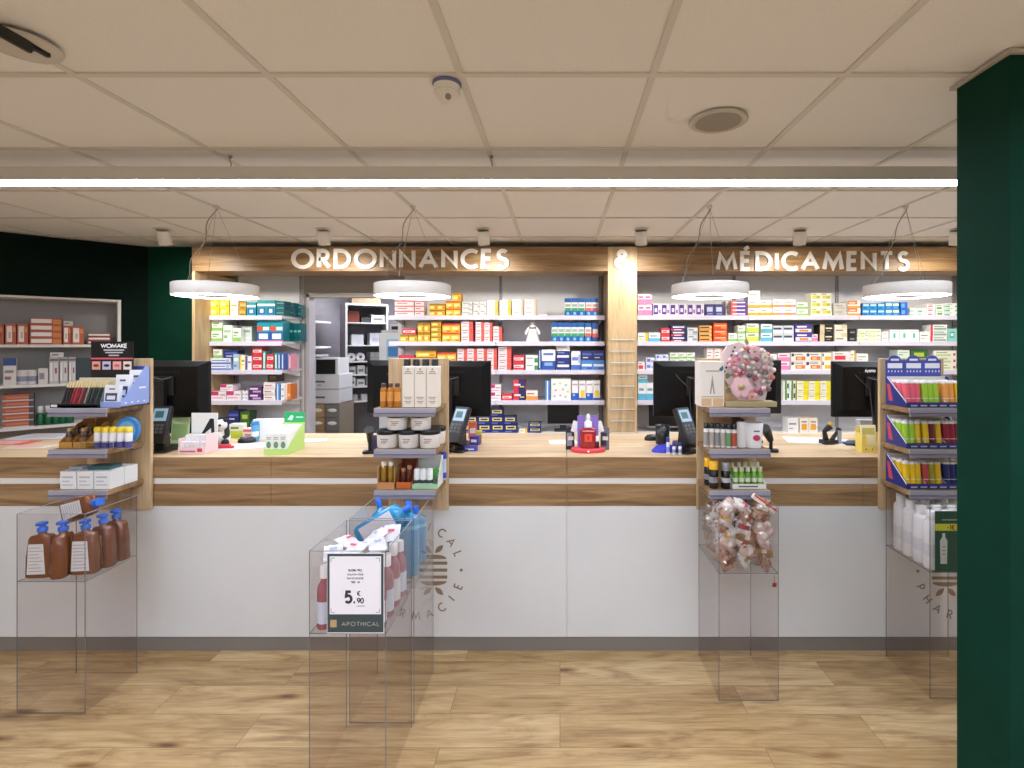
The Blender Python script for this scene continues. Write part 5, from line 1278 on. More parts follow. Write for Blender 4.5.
# ================================================================== ACRYLIC BINS
def bin_(label, x0, x1, y0, y1, zt=.837, zs=.556, rot=0, red=False, scoop=False):
    t = thing('acrylic_dump_bin', label, 'acrylic bin', ((x0 + x1) / 2, (y0 + y1) / 2, 0), (0, 0, rot))
    w2, d2, th = (x1 - x0) / 2, (y1 - y0) / 2, .004
    b = MB(); b.box(-w2, -d2, .001, w2, -d2 + th, zt, ACR); obj('front_pane', b, t)
    b = MB(); b.box(-w2, d2 - th, .001, w2, d2, zt, ACR); obj('back_pane', b, t)
    for s in (-1, 1):
        b = MB(); xa, xb = sorted((s * w2, s * (w2 - th))); b.box(xa, -d2 + th + .0003, .001, xb, d2 - th - .0003, zt, ACR); obj('side_pane', b, t)
    b = MB(); b.box(-w2 + th + .0005, -d2 + th + .0005, zs - .006, w2 - th - .0005, d2 - th - .0005, zs - .001, ACR); obj('shelf_pane', b, t)
    e = .0011; b = MB()
    for sx in (-1, 1):
        for sy in (-1, 1): b.box(sx * w2 - e, sy * d2 - e, .0, sx * w2 + e, sy * d2 + e, zt, ACRE)
    for zz in (zs - .0035, .002, zt):
        for sy in ((-1, 1) if zz > .01 else (-1,)): b.box(-w2, sy * d2 - e, zz - e, w2, sy * d2 + e, zz + e, ACRE if zz < zt else mat('9c9da0', .15))
        for sx in ((-1, 1) if zz > .01 else ()): b.box(sx * w2 - e, -d2, zz - e, sx * w2 + e, d2, zz + e, ACRE if zz < zt else mat('9c9da0', .15))
    obj('pane_edges', b, t)
    if red:
        b = MB(); b.box(w2 - .026, -d2 - .0012, zs - .062, w2 - .008, -d2 - .0004, zs - .044, mat('8a2a30')); b.box(w2 - .018, -d2 - .0012, zs - .044, w2 - .016, -d2 - .0004, zs - .012, mat('8a3a40')); obj('tag_sticker', b, t)
    return t
ZS = .556
bin_('clear acrylic bin holding brown pump bottles, beside the green wall end', -2.278, -1.993, 2.14, 2.402)
bin_('clear acrylic bin with the price sign, the one standing furthest forward', -.863, -.600, 1.757, 2.062)
bin_('clear acrylic bin of blue bottles behind the price sign bin', -.860, -.597, 2.085, 2.400)
bin_('clear acrylic bin full of sweet sachets beneath the bouquet stand', .691, .949, 2.217, 2.537, red=True)
bin_('clear acrylic bin of white bottles beside the green column', 1.618, 1.925, 2.23, 2.53)

# bin 1: amber pump bottles
AMB = clear_mat('amber_plastic', 'a0561c', .12); AMBS = mat('6f3a16', .15, clear=.6)
BLUEC = mat('1f62c8', .35)
def soap_bottle(loc, rot, label, k=1.0):
    t = thing('pump_bottle', label, 'bottle', loc, rot)
    def f():
        b = MB(); vs = []; n = 20
        for (w_, d_, z) in ((.050, .026, 0), (.054, .030, .006), (.052, .029, .09), (.043, .025, .166), (.036, .022, .174), (.014, .014, .178), (.014, .014, .190)):
            for i in range(n):
                a = 2 * PI * i / n; c, q = math.cos(a), math.sin(a); e = .5 if w_ > .02 else 1
                vs.append((w_ * math.copysign(abs(c) ** e, c), d_ * math.copysign(abs(q) ** e, q), z))
        fs = [(j * n + i, j * n + (i + 1) % n, (j + 1) * n + (i + 1) % n, (j + 1) * n + i) for j in range(6) for i in range(n)]
        b.add(vs, fs, AMBS, True); b.add(vs[:n], [list(range(n))[::-1]], AMBS); b.add(vs[-n:], [list(range(n))], AMBS); return b
    obj('bottle_body', cached('soapb', f, 'bottle_body'), t)
    def f(): return MB().lathe([(.018, .1905), (.018, .206), (.010, .209), (.010, .218)], BLUEC, 16)
    cp = obj('cap', cached('soapc', f, 'cap'), t)
    def f(): return MB().rbox(-.015, -.022, .2185, .015, .015, .229, .008, BLUEC)
    obj('pump_head', cached('soapp', f, 'pump_head'), cp)
    def f():
        b = MB(); b.add([(-.036, -.0312, .018), (.036, -.0312, .018), (.026, -.0285, .145), (-.032, -.0285, .145)], [(0, 1, 2, 3)], mat('dcdcda', .5))
        for k in range(8):
            z = .03 + k * .014; y = -.0318 + (z - .018) * .0205; b.box(-.028, y, z, .026 - .008 * (k % 3), y + .0004, z + .003, mat('9a9a9e'))
        return b
    obj('label', cached('soapl', f, 'label'), t)
for (x, y, rz, lab) in ((-2.222, 2.190, .10, 'at the front corner away from the counter end'), (-2.142, 2.200, -1.2, 'turned sideways, second in the front row'), (-2.066, 2.222, .12, 'with its label facing out at the front corner'), (-2.052, 2.292, -.20, 'just behind the front corner one'), (-2.052, 2.360, -.15, 'rearmost, against the rear pane')):
    soap_bottle((x, y, ZS), (0, 0, rz), f'brown bottle with blue pump, {lab}')
soap_bottle((-2.235, 2.315, ZS + .232), (0, PI / 2 - .30, -.3), 'brown bottle with blue pump lying on top of the others')

# bin 2 front: mouthwash bottles
PINKB = mat('9c5464', .2, clear=.4); WCAP = mat('e6e4e2', .4)
for i in range(4):
    for j in range(4):
        x = -.863 + .036 + i * .0635; y = 1.757 + .038 + j * .076
        bottle('mouthwash_bottle', f'pink bottle with white cap behind the price sign, row {["one","two","three","four"][j]} from front, {ORD[i]} along', 'bottle', (x, y, ZS), .215 + .010 * ((i * 3 + j) % 3), .026, PINKB, WCAP, mat(['c9d2e2', 'dcdadc'][(i + j) % 2], .4), .5, .74, group='pink mouthwash bottles in the price sign bin', rot=(0, 0, 0), lab=(.12, .55), capH=.18, capr=.016)
rr = random.Random(3)
for k, (x, y, rz, rx) in enumerate(((-.80, 1.80, .4, -1.2), (-.735, 1.83, -.3, -1.35), (-.67, 1.87, .5, -1.2), (-.79, 1.90, 1.0, -1.3), (-.70, 1.96, -.6, -1.1), (-.655, 1.985, .2, -.9))):
    t = thing('paper_pouch', ['folded white pouch lying over the first pink bottle', 'folded white pouch in the middle of the bottle tops', 'folded white pouch leaning on the bin side', 'folded white pouch across the bottle tops at the rear side', 'folded white pouch tilted towards the blue bottles', 'folded white pouch with red print standing by the blue bottles'][k], 'pouch', (x, y, ZS + .238), (0, 0, rz))
    b = MB(); n = 6; vs = []; fs = []
    M = TR(0, 0, .02, rx=(rx + PI / 2) * .7)
    for a in range(n + 1):
        for c in range(n + 1):
            u, v = a / n - .5, c / n - .5
            hgt = .020 * math.cos(PI * u) * math.cos(PI * v) + .004 * math.sin(9 * u + k) * math.cos(7 * v)
            vs.append((u * .062, v * .085, hgt)); 
    m_ = len(vs); vs += [(x_, y_, -z_ * .6) for x_, y_, z_ in vs]
    for a in range(n):
        for c in range(n):
            i0 = a * (n + 1) + c; fs += [(i0, i0 + 1, i0 + n + 2, i0 + n + 1), (m_ + i0, m_ + i0 + n + 1, m_ + i0 + n + 2, m_ + i0 + 1)]
    b.add(vs, fs, mat('d6d5da', .5), True, M); obj('pouch_body', b, t)
    b = MB(); b.box(-.012, -.012, .0215, .012, .0, .0222, mat('c84a5a' if k % 2 else '9aa4c0'), M=M); obj('pouch_print', b, t)
# price sign
t = thing('price_sign', 'white framed price card reading 5,90 € on the front acrylic bin', 'price sign', (mx(355.2, 1.752), 1.7555, 0))
zc = 1.7525
sx0, sx1 = mx(327.5, zc) - t.location.x, mx(383.5, zc) - t.location.x
sz0, sz1 = mz(632.5, zc), mz(553.5, zc)
b = MB(); b.box(sx0 - .002, -.003, sz0 - .003, sx1 + .002, -.0015, sz1 + .002, mat('e9e9ea', .3)); obj('sign_holder', b, t)
b = MB(); b.box(sx0 + .0, -.0042, sz0 + .001, sx1, -.0031, sz1 - .001, mat('36464a', .4)); b.box(sx0 + .008, -.0048, mz(614, zc), sx1 - .008, -.0043, sz1 - .009, mat('eae9ee', .35)); obj('sign_card', b, t)
b = MB(); K = mat('2c2c33', .5); tz = lambda py: mz(py, zc)
def sgn(s_, px, py, h, sw=.16, m=K, width=None, align='c'): obj('text_line', text(MB(), s_, mx(px, zc) - t.location.x, -.0049, tz(py), h, m, sw, .0003, .18, align, width=width), t)
sgn('ELUDRIL PRO', 355.5, 571.2, .0078, .2); sgn('SOLUTION POUR', 355.5, 575.2, .0064, .16); sgn('BAIN DE BOUCHE', 355.5, 579, .0064, .16)
sgn('500', 353.5, 583.0, .0078, .2); sgn('ml', 358.8, 583, .0078, .2)
sgn('5', 348.6, 603.5, .046, .2); sgn(',', 354.4, 602.8, .03, .2); sgn('90', 360.6, 603.3, .020, .2); sgn('€', 358.8, 595.6, .017, .18)
b.box(mx(357, zc) - t.location.x, -.0052, tz(606), mx(365, zc) - t.location.x, -.0049, tz(605.5), K)
for sx_, xx in ((1, sx0 + .013), (-1, sx1 - .013)):
    for sz_, zz in ((1, tz(612)), (-1, sz1 - .015)):
        xa, xb = sorted((xx, xx + sx_ * .013)); b.box(xa, -.0052, zz - .0007, xb, -.0049, zz + .0007, K)
        za, zb2 = sorted((zz, zz + sz_ * .013)); b.box(xx - .0007, -.0052, za, xx + .0007, -.0049, zb2, K)
obj('corner_marks', b, t)
b = MB(); text(b, 'APOTHICAL', mx(360.5, zc) - t.location.x, -.0044, tz(625.8), .0145, mat('a7a79f', .4), .13, .0003, .34, width=.128); b.box(mx(330.5, zc) - t.location.x, -.0048, tz(627), mx(336.8, zc) - t.location.x, -.0043, tz(619.6), mat('b59a6c', .4)); obj('footer_lettering', b, t)

# bin 2 rear: blue bottles
BLUEB = clear_mat('blue_liquid', '3f9fc8', .1); BLB = mat('1f8fc4', .2, clear=.5); BCAP = mat('1f6fe0', .35)
for (x, y, dz, rx, ry, rz, H, lab, lm) in ((-.655, 2.205, 0, 0, 0.0, .2, .315, 'standing upright at the emblem side', 0), (-.750, 2.32, .002, 0, -.27, 0, .300, 'leaning to the outer pane behind the white caps', 0), (-.838, 2.14, .185, -.05, 1.02, -.1, .25, 'lying slanted with a big white label', 1), (-.66, 2.335, 0, .0, 0, .4, .255, 'standing at the rear of the bin', 0)):
    bottle('blue_bottle', f'blue bottle with blue cap, {lab}', 'bottle', (x, y, ZS + dz), H, .046, BLB, BCAP, mat('e6e8ec', .45) if lm else mat('62bfe0', .4), .26, .84, capr=.0125, rot=(rx, ry, rz), sx=1.0, sy=.7, pw=2.6, lab=(.12, .8) if lm else (.72, .78), capH=.12, front=bool(lm))

# bin 3: sweet sachets
rr = random.Random(21)
def sachet(key, col, col2, w_=.088, l_=.066, t_=.021):
    def f():
        b = MB(); n = 8; vs = []; fs = []; ph = hash_(key)
        for a in range(n + 1):
            for c in range(n + 1):
                u, v = a / n * 2 - 1, c / n * 2 - 1
                pin = 1 - .10 * abs(u) ** 2
                z = t_ * (1 - u ** 4) * (1 - v ** 4) ** .8 * (1 + .3 * math.sin(6 * u + ph) * math.cos(5 * v + ph * 2)) + .003 * math.sin(11 * u * v + ph)
                vs.append((u * w_ / 2, v * l_ / 2 * pin, z))
        m_ = len(vs); vs += [(x, y, -z * .8) for x, y, z in vs]
        for a in range(n):
            for c in range(n):
                i0 = a * (n + 1) + c; fs += [(i0, i0 + 1, i0 + n + 2, i0 + n + 1), (m_ + i0, m_ + i0 + n + 1, m_ + i0 + n + 2, m_ + i0 + 1)]
        r2 = random.Random(key)
        for k, q in enumerate(fs):
            cell = k // 2; a, c = cell // n, cell % n
            cc = col2 if (a in (3, 4) and c not in (0, 7)) else (r2.choice(['8a6248', 'c8b8a8', 'b4414e']) if r2.random() < .07 else col)
            b.add([vs[i] for i in q], [(0, 1, 2, 3)], mat('#' + cc, .25, clear=.6), True)
        return b
    return cached(('sach', key), f, 'sweet_sachet')
def hash_(k): return k * 1.37
SC = [('cfc8c2', 'b8505c', 'white and pink'), ('a08474', '7a4632', 'pinkish brown'), ('cdc9c4', '9a3c48', 'white and crimson'), ('8a6a4c', 'c8bcb0', 'brown and white'), ('c4c2c0', 'b8964a', 'white and yellow'), ('c0a8a0', 'd4cec8', 'pale pink')]
x0, x1, y0_, y1_ = .691 + .05, .949 - .05, 2.217 + .048, 2.537 - .05
for L_ in range(7):
    for j in range(4):
        if L_ == 6 and j > 0: continue
        for i in range(3):
            k = rr.randrange(6)
            c1, c2, nm = SC[k]
            x = x0 + (x1 - x0) * i / 2 + rr.uniform(-.012, .012); y = y0_ + (y1_ - y0_) * j / 3 + rr.uniform(-.008, .008)
            z = ZS + .036 + L_ * .0385 + rr.uniform(-.006, .006)
            rot = (rr.uniform(.5, 1.4), rr.uniform(-1.3, 1.3), rr.uniform(-.5, .5)) if (j == 0 or i != 1) else (rr.uniform(-1, 1), rr.uniform(-1, 1), rr.uniform(-3, 3))
            obj('sweet_sachet', sachet(k, c1, c2), None, (x, y, z), rot, f'{nm} sachet, layer {["one","two","three","four","five","six","seven"][L_]} up, {["front","second","third","back"][j]} row, {["outer side","centre","column side"][i]}', 'sweet sachet', 'sweet sachets in the acrylic bin')
t = thing('sweet_roll', 'long cream and red sweet roll sticking out above the sachets', 'sweet pack', (.905, 2.26, ZS + .286), (0, .62, -.1))
b = MB(); b.box(-.06, -.012, -.010, .055, .012, .012, mat('e6dccb', .4)); b.box(-.06, -.0125, .003, .055, -.012, .0125, mat('c84450', .4)); bevel(obj('roll_body', b, t), .003)
b = MB(); b.box(.0551, -.010, -.008, .062, .010, .010, mat('c9c2b8', .4)); obj('roll_end', b, t)

# bin 4: white bottles and sign
for j in range(4):
    for i in range(4):
        x = 1.618 + .037 + i * .068; y = 2.23 + .040 + j * .0685
        bottle('lotion_bottle', f'white bottle with white cap in the sign bin, row {["one","two","three","four"][j]} from the sign, {ORD[i]} along', 'bottle', (x, y, ZS), .252 + .006 * j, .0315, mat('e6e6e6', .35), mat('f0f0ef', .35), mat('d5d6da', .4), .6, .90, group='white lotion bottles', lab=(.25, .5), capH=.13, capr=.021)
t = thing('promotion_sign', 'green promotion card reading -1€ with a white bottle picture', 'sign', (mx(936.5, 2.224) + .06, 2.224, 0))
zc = 2.224; w2 = .068
b = MB(); b.box(-w2, -.003, mz(571.5, zc), w2, -.001, mz(511, zc), mat('1f5040', .4)); obj('sign_card', b, t)
b = MB(); b.box(-w2, -.0036, mz(530.5, zc), w2, -.0031, mz(523.5, zc), mat('d6e03a', .4)); text(b, '-1€', .0, -.0038, mz(529.6, zc), .022, mat('a8453a', .5), .18, .0003, .2); b.box(-w2 + .03, -.0036, mz(520.2, zc), w2 - .02, -.0031, mz(519.0, zc), mat('9ab0a4')); obj('price_band', b, t, label='yellow band with red lettering')
b = MB(); zz0, zz1 = mz(563.5, zc), mz(533, zc); hh = zz1 - zz0
b.prism([(-.045, zz0), (-.017, zz0), (-.015, zz0 + hh * .75), (-.02, zz0 + hh * .83), (-.024, zz0 + hh * .85), (-.025, zz1), (-.037, zz1), (-.038, zz0 + hh * .85), (-.042, zz0 + hh * .83), (-.047, zz0 + hh * .75)], 'y', -.0036, -.0031, mat('cfd8d4', .4))
for q in range(3): b.box(-.038, -.0040, zz0 + hh * (.3 + .12 * q), -.024, -.0036, zz0 + hh * (.33 + .12 * q), mat('6a8a80'))
obj('bottle_picture', b, t)

# ================================================================== THINGS ON THE COUNTER
def oc(px, z): return (mx(px, z), z, KT + .0006)
def sheet(px, py, w_, d, rz, label, col='e2e4ea', n=1, name='paper_sheet', hz=0, stripes=None):
    z = (EYE - KT) * F / (py - CY)
    b = MB(); b.box(-w_ / 2, -d / 2, 0, w_ / 2, d / 2, .0006 * n + .0002, mat(col, .55))
    if stripes:
        for q in range(5): b.box(-w_ * .42, -d * .4 + q * d * .18, .0006 * n + .0002, w_ * .3, -d * .4 + q * d * .18 + d * .07, .0006 * n + .0005, mat(stripes, .5))
    return obj(name, b, None, (mx(px, z), z, KT + .0006 + hz), (0, 0, rz), label, 'paper')
sheet(243, 446.5, .24, .17, .25, 'pale blue-white paper lying beside the green tray', 'c9d2e4', 2, stripes='c6cede')
sheet(563, 442, .16, .12, .1, 'white paper beside the red tray', 'f0efef', 2)
sheet(818, 441, .36, .19, -.25, 'white paper beneath the gadgets near the lettered monitor', 'e8ecf2', 3)
sheet(46, 437, .30, .16, .2, 'pale leaflet stack at the end of the counter', 'cfd2d8', 10, stripes='a8acb8')
sheet(6, 443, .30, .12, .0, 'red and white leaflet at the picture edge', 'e05a50', 4, stripes='f0e6e4')
sheet(30, 447, .22, .08, .1, 'white and orange leaflet in front of the pale stack', 'e4d8d0', 3, stripes='d89080')
sheet(312, 441, .16, .10, .3, 'white slips beside the green tray towards the doorway', 'dfe3e6', 6)
# leaflet holder 1
z = 2.67
t = thing('sample_tray', 'white and pink sample tray full of small white boxes', 'cardboard display', oc(197, z))
b = MB(); g = mat('eed0d4', .5); b.box(-.07, -.04, 0, .07, .06, .003, g); b.box(-.07, -.04, .003, .07, -.037, .036, g); b.box(-.07, .057, .003, .07, .06, .20, mat('e4e6e0', .5)); b.box(-.07, -.037, .003, -.067, .057, .08, g); b.box(.067, -.037, .003, .07, .057, .10, g); obj('tray_box', b, t)
b = MB(); b.box(-.06, -.0412, .01, .02, -.0402, .018, mat('b86a7a')); b.box(.03, -.0412, .012, .055, -.0402, .03, mat('c84450')); b.prism([(-.015, .09), (.03, .17), (.05, .17), (.055, .05), (.04, .05), (.035, .12), (.0, .09)], 'y', .0558, .0566, mat('1c1e20')); obj('tray_print', b, t)
for i in range(5):
    for j in range(2):
        obj('sample_box', MB().box(-.011, 0, 0, .011, .03, .058 + .03 * j, mat('ece8ea', .45)).box(-.0108, -.0006, .0, .0108, -.0001, .02, mat('c0606c', .45)), None, (mx(197, z) - .052 + i * .0255, z - .033 + j * .036, KT + .0042), (0, 0, 0), f'small white and red sample box, {["front","back"][j]} row, {ORD[4-i]} from the black print', 'sample box', 'sample boxes in the pink tray')
obj('green_leaflet', MB().box(-.05, 0, 0, .04, .004, .155, mat('b8cc98', .5)).box(-.045, -.0008, .03, .03, -.0002, .12, mat('8fae70', .5)), None, (mx(183, 2.88), 2.86, KT + .0006), (-.12, 0, .2), 'pale green leaflet standing behind the sample tray', 'leaflet')
# panda figurine
z = 2.86
t = thing('panda_figurine', 'small black and white panda figurine sitting on the counter', 'figurine', oc(222, z))
Wp, Bp = mat('e2ded4', .7), mat('1b1a1c', .7)
b = MB(); b.ball((0, 0, .045), .042, Wp, sz=1.05); b.ball((0, -.01, .115), .032, Wp); obj('body', b, t)
b = MB()
for s in (-1, 1):
    b.ball((s * .025, -.008, .143), .012, Bp); b.ball((s * .036, -.028, .02), .02, Bp); b.ball((s * .012, -.038, .118), .007, Bp); b.tube([(s * .032, -.005, .085), (s * .045, -.025, .06), (s * .035, -.04, .05)], [.014, .013, .010], Bp)
obj('black_patches', b, t)
z = 2.83
t = thing('red_stapler', 'flat red desk tool lying beside the panda figurine', 'desk tool', oc(224, 2.78), (0, 0, .1))
b = MB(); b.rbox(-.05, -.012, 0, .05, .012, .012, .008, mat('d23440', .4)); obj('lower_arm', b, t)
b = MB(); b.rbox(-.045, -.009, .0125, .035, .009, .022, .006, mat('e04a50', .4)); obj('upper_arm', b, t)
def mouse(px, z, label, rz=0):
    t = thing('computer_mouse', label, 'mouse', oc(px, z), (0, 0, rz))
    b = MB(); b.lathe([(.03, 0), (.032, .008), (.029, .02), (.018, .031), (.001, .035)], mat('17181b', .35), 18, sx=1.5, sy=.95, cap=False); b.lathe([(.03, 0), (.001, 0)], BLACK, 18, sx=1.5, sy=.95, cap=False); obj('mouse_body', b, t)
    b = MB(); b.ball((-.028, 0, .027), .006, mat('3a3c40')); obj('wheel', b, t)
mouse(247, 2.95, 'black computer mouse beside the standing white box', .4); mouse(652, 3.02, 'black computer mouse beside the black cup', .2)
# lime box, pink box and blue bottle between the panda and the white box
obj('lime_carton', carton_mesh('limegr', .075, .05, .085), None, oc(236, 3.08), (0, 0, .1), 'lime green carton behind the panda figurine', 'carton')
obj('pale_pink_carton', carton_mesh('pinkwhite', .09, .05, .06), None, oc(250, 3.06), (0, 0, -.1), 'pale pink carton behind the mouse beside the panda', 'carton')
bottle('blue_flask', 'blue and white flask beside the standing white box', 'bottle', oc(255, 2.98), .115, .020, mat('5aa0d0', .3), mat('2f7fc0', .4), mat('e6ecf0', .4), .8, .85, lab=(.3, .6))
# white standing box (open book-like)
t = thing('white_standing_box', 'large white box standing behind the green tray', 'box', oc(269, 3.0), (0, 0, .12))
b = MB(); b.box(-.09, 0, 0, .09, .05, .124, mat('e9ebea', .45)); bevel(obj('box_body', b, t), .001)
b = MB(); b.box(-.066, -.0008, .01, -.052, -.0002, .1, mat('8fa89a')); obj('green_strip', b, t)
# green tray of white boxes
z = 2.625
t = thing('green_counter_tray', 'lime green sloping tray with bright green header on the counter', 'cardboard display', oc(277, z))
g = mat('b9dc7c', .5); b = MB(); b.box(-.06, -.015, 0, .06, .165, .003, g); b.box(-.06, -.015, .003, .06, -.012, .030, g)
for xx in (-.06, .057): b.prism([(-.012, .003), (.162, .003), (.162, .140), (.13, .125), (-.012, .030)], 'x', xx, xx + .003, g)
b.box(-.057, .162, .003, .06, .165, .14, g); obj('tray_box', b, t)
b = MB(); b.box(-.052, .1655, .1, .06, .1685, .196, mat('2fae6a', .4)); b.prism([(-.035, .155), (-.015, .18), (.0, .175), (-.01, .15)], 'y', .1645, .1653, mat('c8eed8')); b.box(.012, .1647, .165, .052, .1653, .172, mat('bfe8d0')); obj('header_card', b, t)
for r in range(4):
    for i in range(3):
        hh = .105 + r * .008
        obj('herbal_box', MB().box(-.0175, 0, 0, .0175, .040, hh, mat('eef1ec', .45)).prism([(.012 * math.cos(u * PI / 5), hh * .45 + .018 * math.sin(u * PI / 5)) for u in range(10)], 'y', -.0006, -.0001, mat('6a9a7a')).box(-.012, -.0006, hh * .72, .010, -.0001, hh * .75, mat('8a9a92')).box(-.012, -.0006, hh * .8, .012, -.0001, hh * .83, mat('8a9a92')),
            None, (mx(277, z) - .037 + i * .037, z - .010 + r * .0425, KT + .0040), (0, 0, 0), f'white box with green leaf emblem, {["front","second","third","back"][r]} row, {ORD[i]} from sample tray side', 'herbal box', 'white boxes in the green counter tray')
# items behind the cream stand
obj('violet_pack', MB().lathe([(.03, 0), (.032, .05), (.02, .075)], mat('3a2f58', .5), 14), None, oc(374, 2.75), (0, 0, 0), 'dark violet tub peeking out beside the jar stand', 'tub')
t = thing('barcode_scanner', 'black hand scanner leaning behind the jar stand', 'scanner', oc(370, 2.66), (0, 0, .2))
b = MB(); b.rbox(-.035, -.03, 0, .035, .03, .012, .012, BLACK); b.tube([(0, 0, .012), (0, .005, .06)], .009, BLACK); obj('scanner_stand', b, t)
b = MB(); b.tube([(.0, .01, .055), (.0, -.005, .1), (.0, -.03, .128)], [.014, .018, .024], mat('16171a', .35), 10); obj('scanner_head', b, t)
t = thing('barcode_scanner', 'black hand scanner hanging beside the pink-printed cup', 'scanner', oc(771, 2.70), (0, 0, -.3))
b = MB(); b.rbox(-.035, -.03, 0, .035, .03, .012, .012, BLACK); b.tube([(0, 0, .012), (0, .005, .06)], .009, BLACK); obj('scanner_stand', b, t)
b = MB(); b.tube([(.0, .01, .055), (-.02, -.005, .1), (-.035, -.03, .125)], [.016, .024, .028], mat('16171a', .35), 10); obj('scanner_head', b, t)
# violet and blue small packs by terminal two
for i, (px, z, w_, d, h, c, lab) in enumerate(((474, 2.86, .05, .05, .05, '4a3a8c', 'violet small box behind the tilted card terminal'), (470, 2.70, .07, .04, .022, '3a44a8', 'blue flat pack before the tilted card terminal'), (479, 2.92, .035, .035, .07, 'e0c83a', 'yellow small box beside the violet box'), (473, 3.05, .05, .03, .10, 'd86a4a', 'orange-red leaflet box behind the card terminal'))):
    obj('small_pack', MB().box(-w_ / 2, 0, 0, w_ / 2, d, h, mat(c, .45)).box(-w_ * .35, -.0006, h * .35, w_ * .3, -.0001, h * .65, mat('e6e6ee', .45)), None, oc(px, z), (0, 0, .15 * (i - 1)), lab, 'small box')
# red display with serum bottle
z = 2.70
t = thing('red_display_tray', 'red oval tray with violet card back in the counter centre', 'display tray', oc(588, z))
b = MB(); b.lathe([(.086, 0), (.09, .004), (.09, .018), (.084, .022), (.001, .022)], mat('dc4450', .35), 32, sx=1, sy=.6, cap=False); b.lathe([(.086, 0), (.001, 0)], mat('dc4450'), 32, sy=.6, cap=False); obj('tray_base', b, t)
b = MB(); b.prism([(-.008, .010), (-.002, .006), (.006, .010), (.0, .016)], 'y', -.0562, -.0548, mat('f2e6e6')); obj('tray_logo', b, t)
b = MB(); b.box(-.055, .02, .0224, -.016, .03, .185, mat('8a70c0', .4)); b.box(.018, .02, .0224, .056, .03, .185, mat('8a70c0', .4)); b.box(-.016, .022, .0224, .018, .028, .13, mat('c8b0d8', .4)); obj('violet_back', b, t)
t = thing('serum_bottle', 'large red serum bottle with white dropper on the red tray', 'bottle', (mx(588, z), z - .012, KT + .0232))
b = MB(); b.lathe([(.040, 0), (.042, .003), (.042, .085), (.036, .1), (.022, .108)], mat('a01424', .12, clear=.6), 24, pw=4, sy=.55); obj('glass_body', b, t)
b = MB(); b.lathe([(.02, .1085), (.02, .135), (.011, .138), (.011, .15), (.009, .172), (.001, .178)], mat('e2e4ea', .35), 18, cap=False); obj('dropper_cap', b, t)
b = MB(); b.box(-.02, -.0252, .035, .02, -.0242, .075, mat('e85038', .4)); b.box(-.030, -.0252, .088, .030, -.0235, .093, mat('e8a8a8')); b.prism([(.006 * math.cos(u * PI / 4), .055 + .011 * math.sin(u * PI / 4)) for u in range(8)], 'y', -.0258, -.0253, mat('b81c20')); obj('label_patch', b, t)
bottle('mini_serum', 'tiny dark bottle with white cap on the red tray edge', 'bottle', (mx(597.5, z) - .005, z - .020, KT + .0232), .062, .0125, mat('3a1820', .2), mat('e8e6ea', .4), None, .6, .7, capH=.4)
for s, lab in ((-1, 'black and white card standing on the side with the paper'), (1, 'grey and white card standing on the side facing the post')):
    p = (mx(588, z) + s * .092, z + .045, KT + .0006)
    t = thing('shade_card', lab, 'card', p, (-.1, 0, s * -.25))
    b = MB(); b.box(-.024, 0, 0, .024, .004, .118, mat('23242a' if s < 0 else '6a6c74', .4)); obj('card_body', b, t)
    b = MB(); b.box(-.019, -.0008, .02, .01, -.0002, .09, mat('8a8c94' if s < 0 else '2a2c34')); b.box(-.012, -.0012, .05, .018, -.0009, .07, mat('d8d4c8')); obj('card_print', b, t)
    b = MB(); b.box(-.017, -.0045, .085, .017, -.0025, .145, mat('f0eeea', .4), M=TR(s * .006, 0, .012, ry=s * -.30)); obj('white_flap', b, t)
# by the third workstation
t = thing('black_cup', 'black cylindrical pen cup on the counter beside the wooden post', 'cup', oc(662.5, 2.90))
b = MB(); b.lathe([(.035, 0), (.038, .004), (.040, .108), (.037, .108), (.034, .006), (.001, .006)], mat('141518', .35), 26, cap=False); b.lathe([(.035, 0), (.001, 0)], BLACK, 26, cap=False); obj('cup_body', b, t)
b = MB(); b.lathe([(.0365, .096), (.001, .096)], mat('22302c', .7), 20, cap=False); obj('cup_filling', b, t)
obj('blue_cloth', MB().lathe([(.075, 0), (.07, .012), (.05, .03), (.02, .038), (.001, .04)], mat('3a3fc0', .7), 9, sx=1.0, sy=.55, cap=False).lathe([(.075, 0), (.001, 0)], mat('3a3fc0'), 9, sy=.55, cap=False), None, oc(665, 2.70), (0, 0, .2), 'crumpled blue pack in front of the black cup', 'pack')
for i, px in enumerate((668, 674, 680)):
    bottle('glue_stick', f'white stick with blue cap before the black cup, {ORD[i]} from the blue pack', 'stick', oc(px, 2.625), .088 if i == 0 else .06, .0085, mat('e6e8f0', .4), mat('2a3a9a', .4), mat('8a94d0', .4), .95, .95, capH=.25, capr=.009, lab=(.2, .6))
# by the fourth workstation
t = thing('label_gadget', 'black and grey desk gadget on the paper near the lettered monitor', 'desk gadget', oc(832, 2.92), (0, 0, .2))
b = MB(); b.rbox(-.07, -.035, 0, .02, .03, .022, .014, mat('17181b', .4)); b.rbox(.025, -.03, 0, .065, .025, .012, .010, mat('9a9ca2', .3)); obj('gadget_base', b, t)
b = MB(); b.tube([(-.04, 0, .022), (-.05, .0, .07), (-.02, -.01, .1)], [.016, .013, .018], mat('1c1d20', .4)); b.tube([(.0, 0, .022), (.03, .0, .06), (.045, 0, .085)], [.012, .010, .014], mat('26272b', .4)); obj('gadget_arms', b, t)
b = MB(); b.ball((-.02, -.012, .112), .014, mat('c8a83a', .4)); obj('yellow_knob', b, t)
b = MB(); b.box(.03, -.016, .0121, .05, -.006, .075, mat('b8bac0', .3)); obj('grey_lever', b, t)
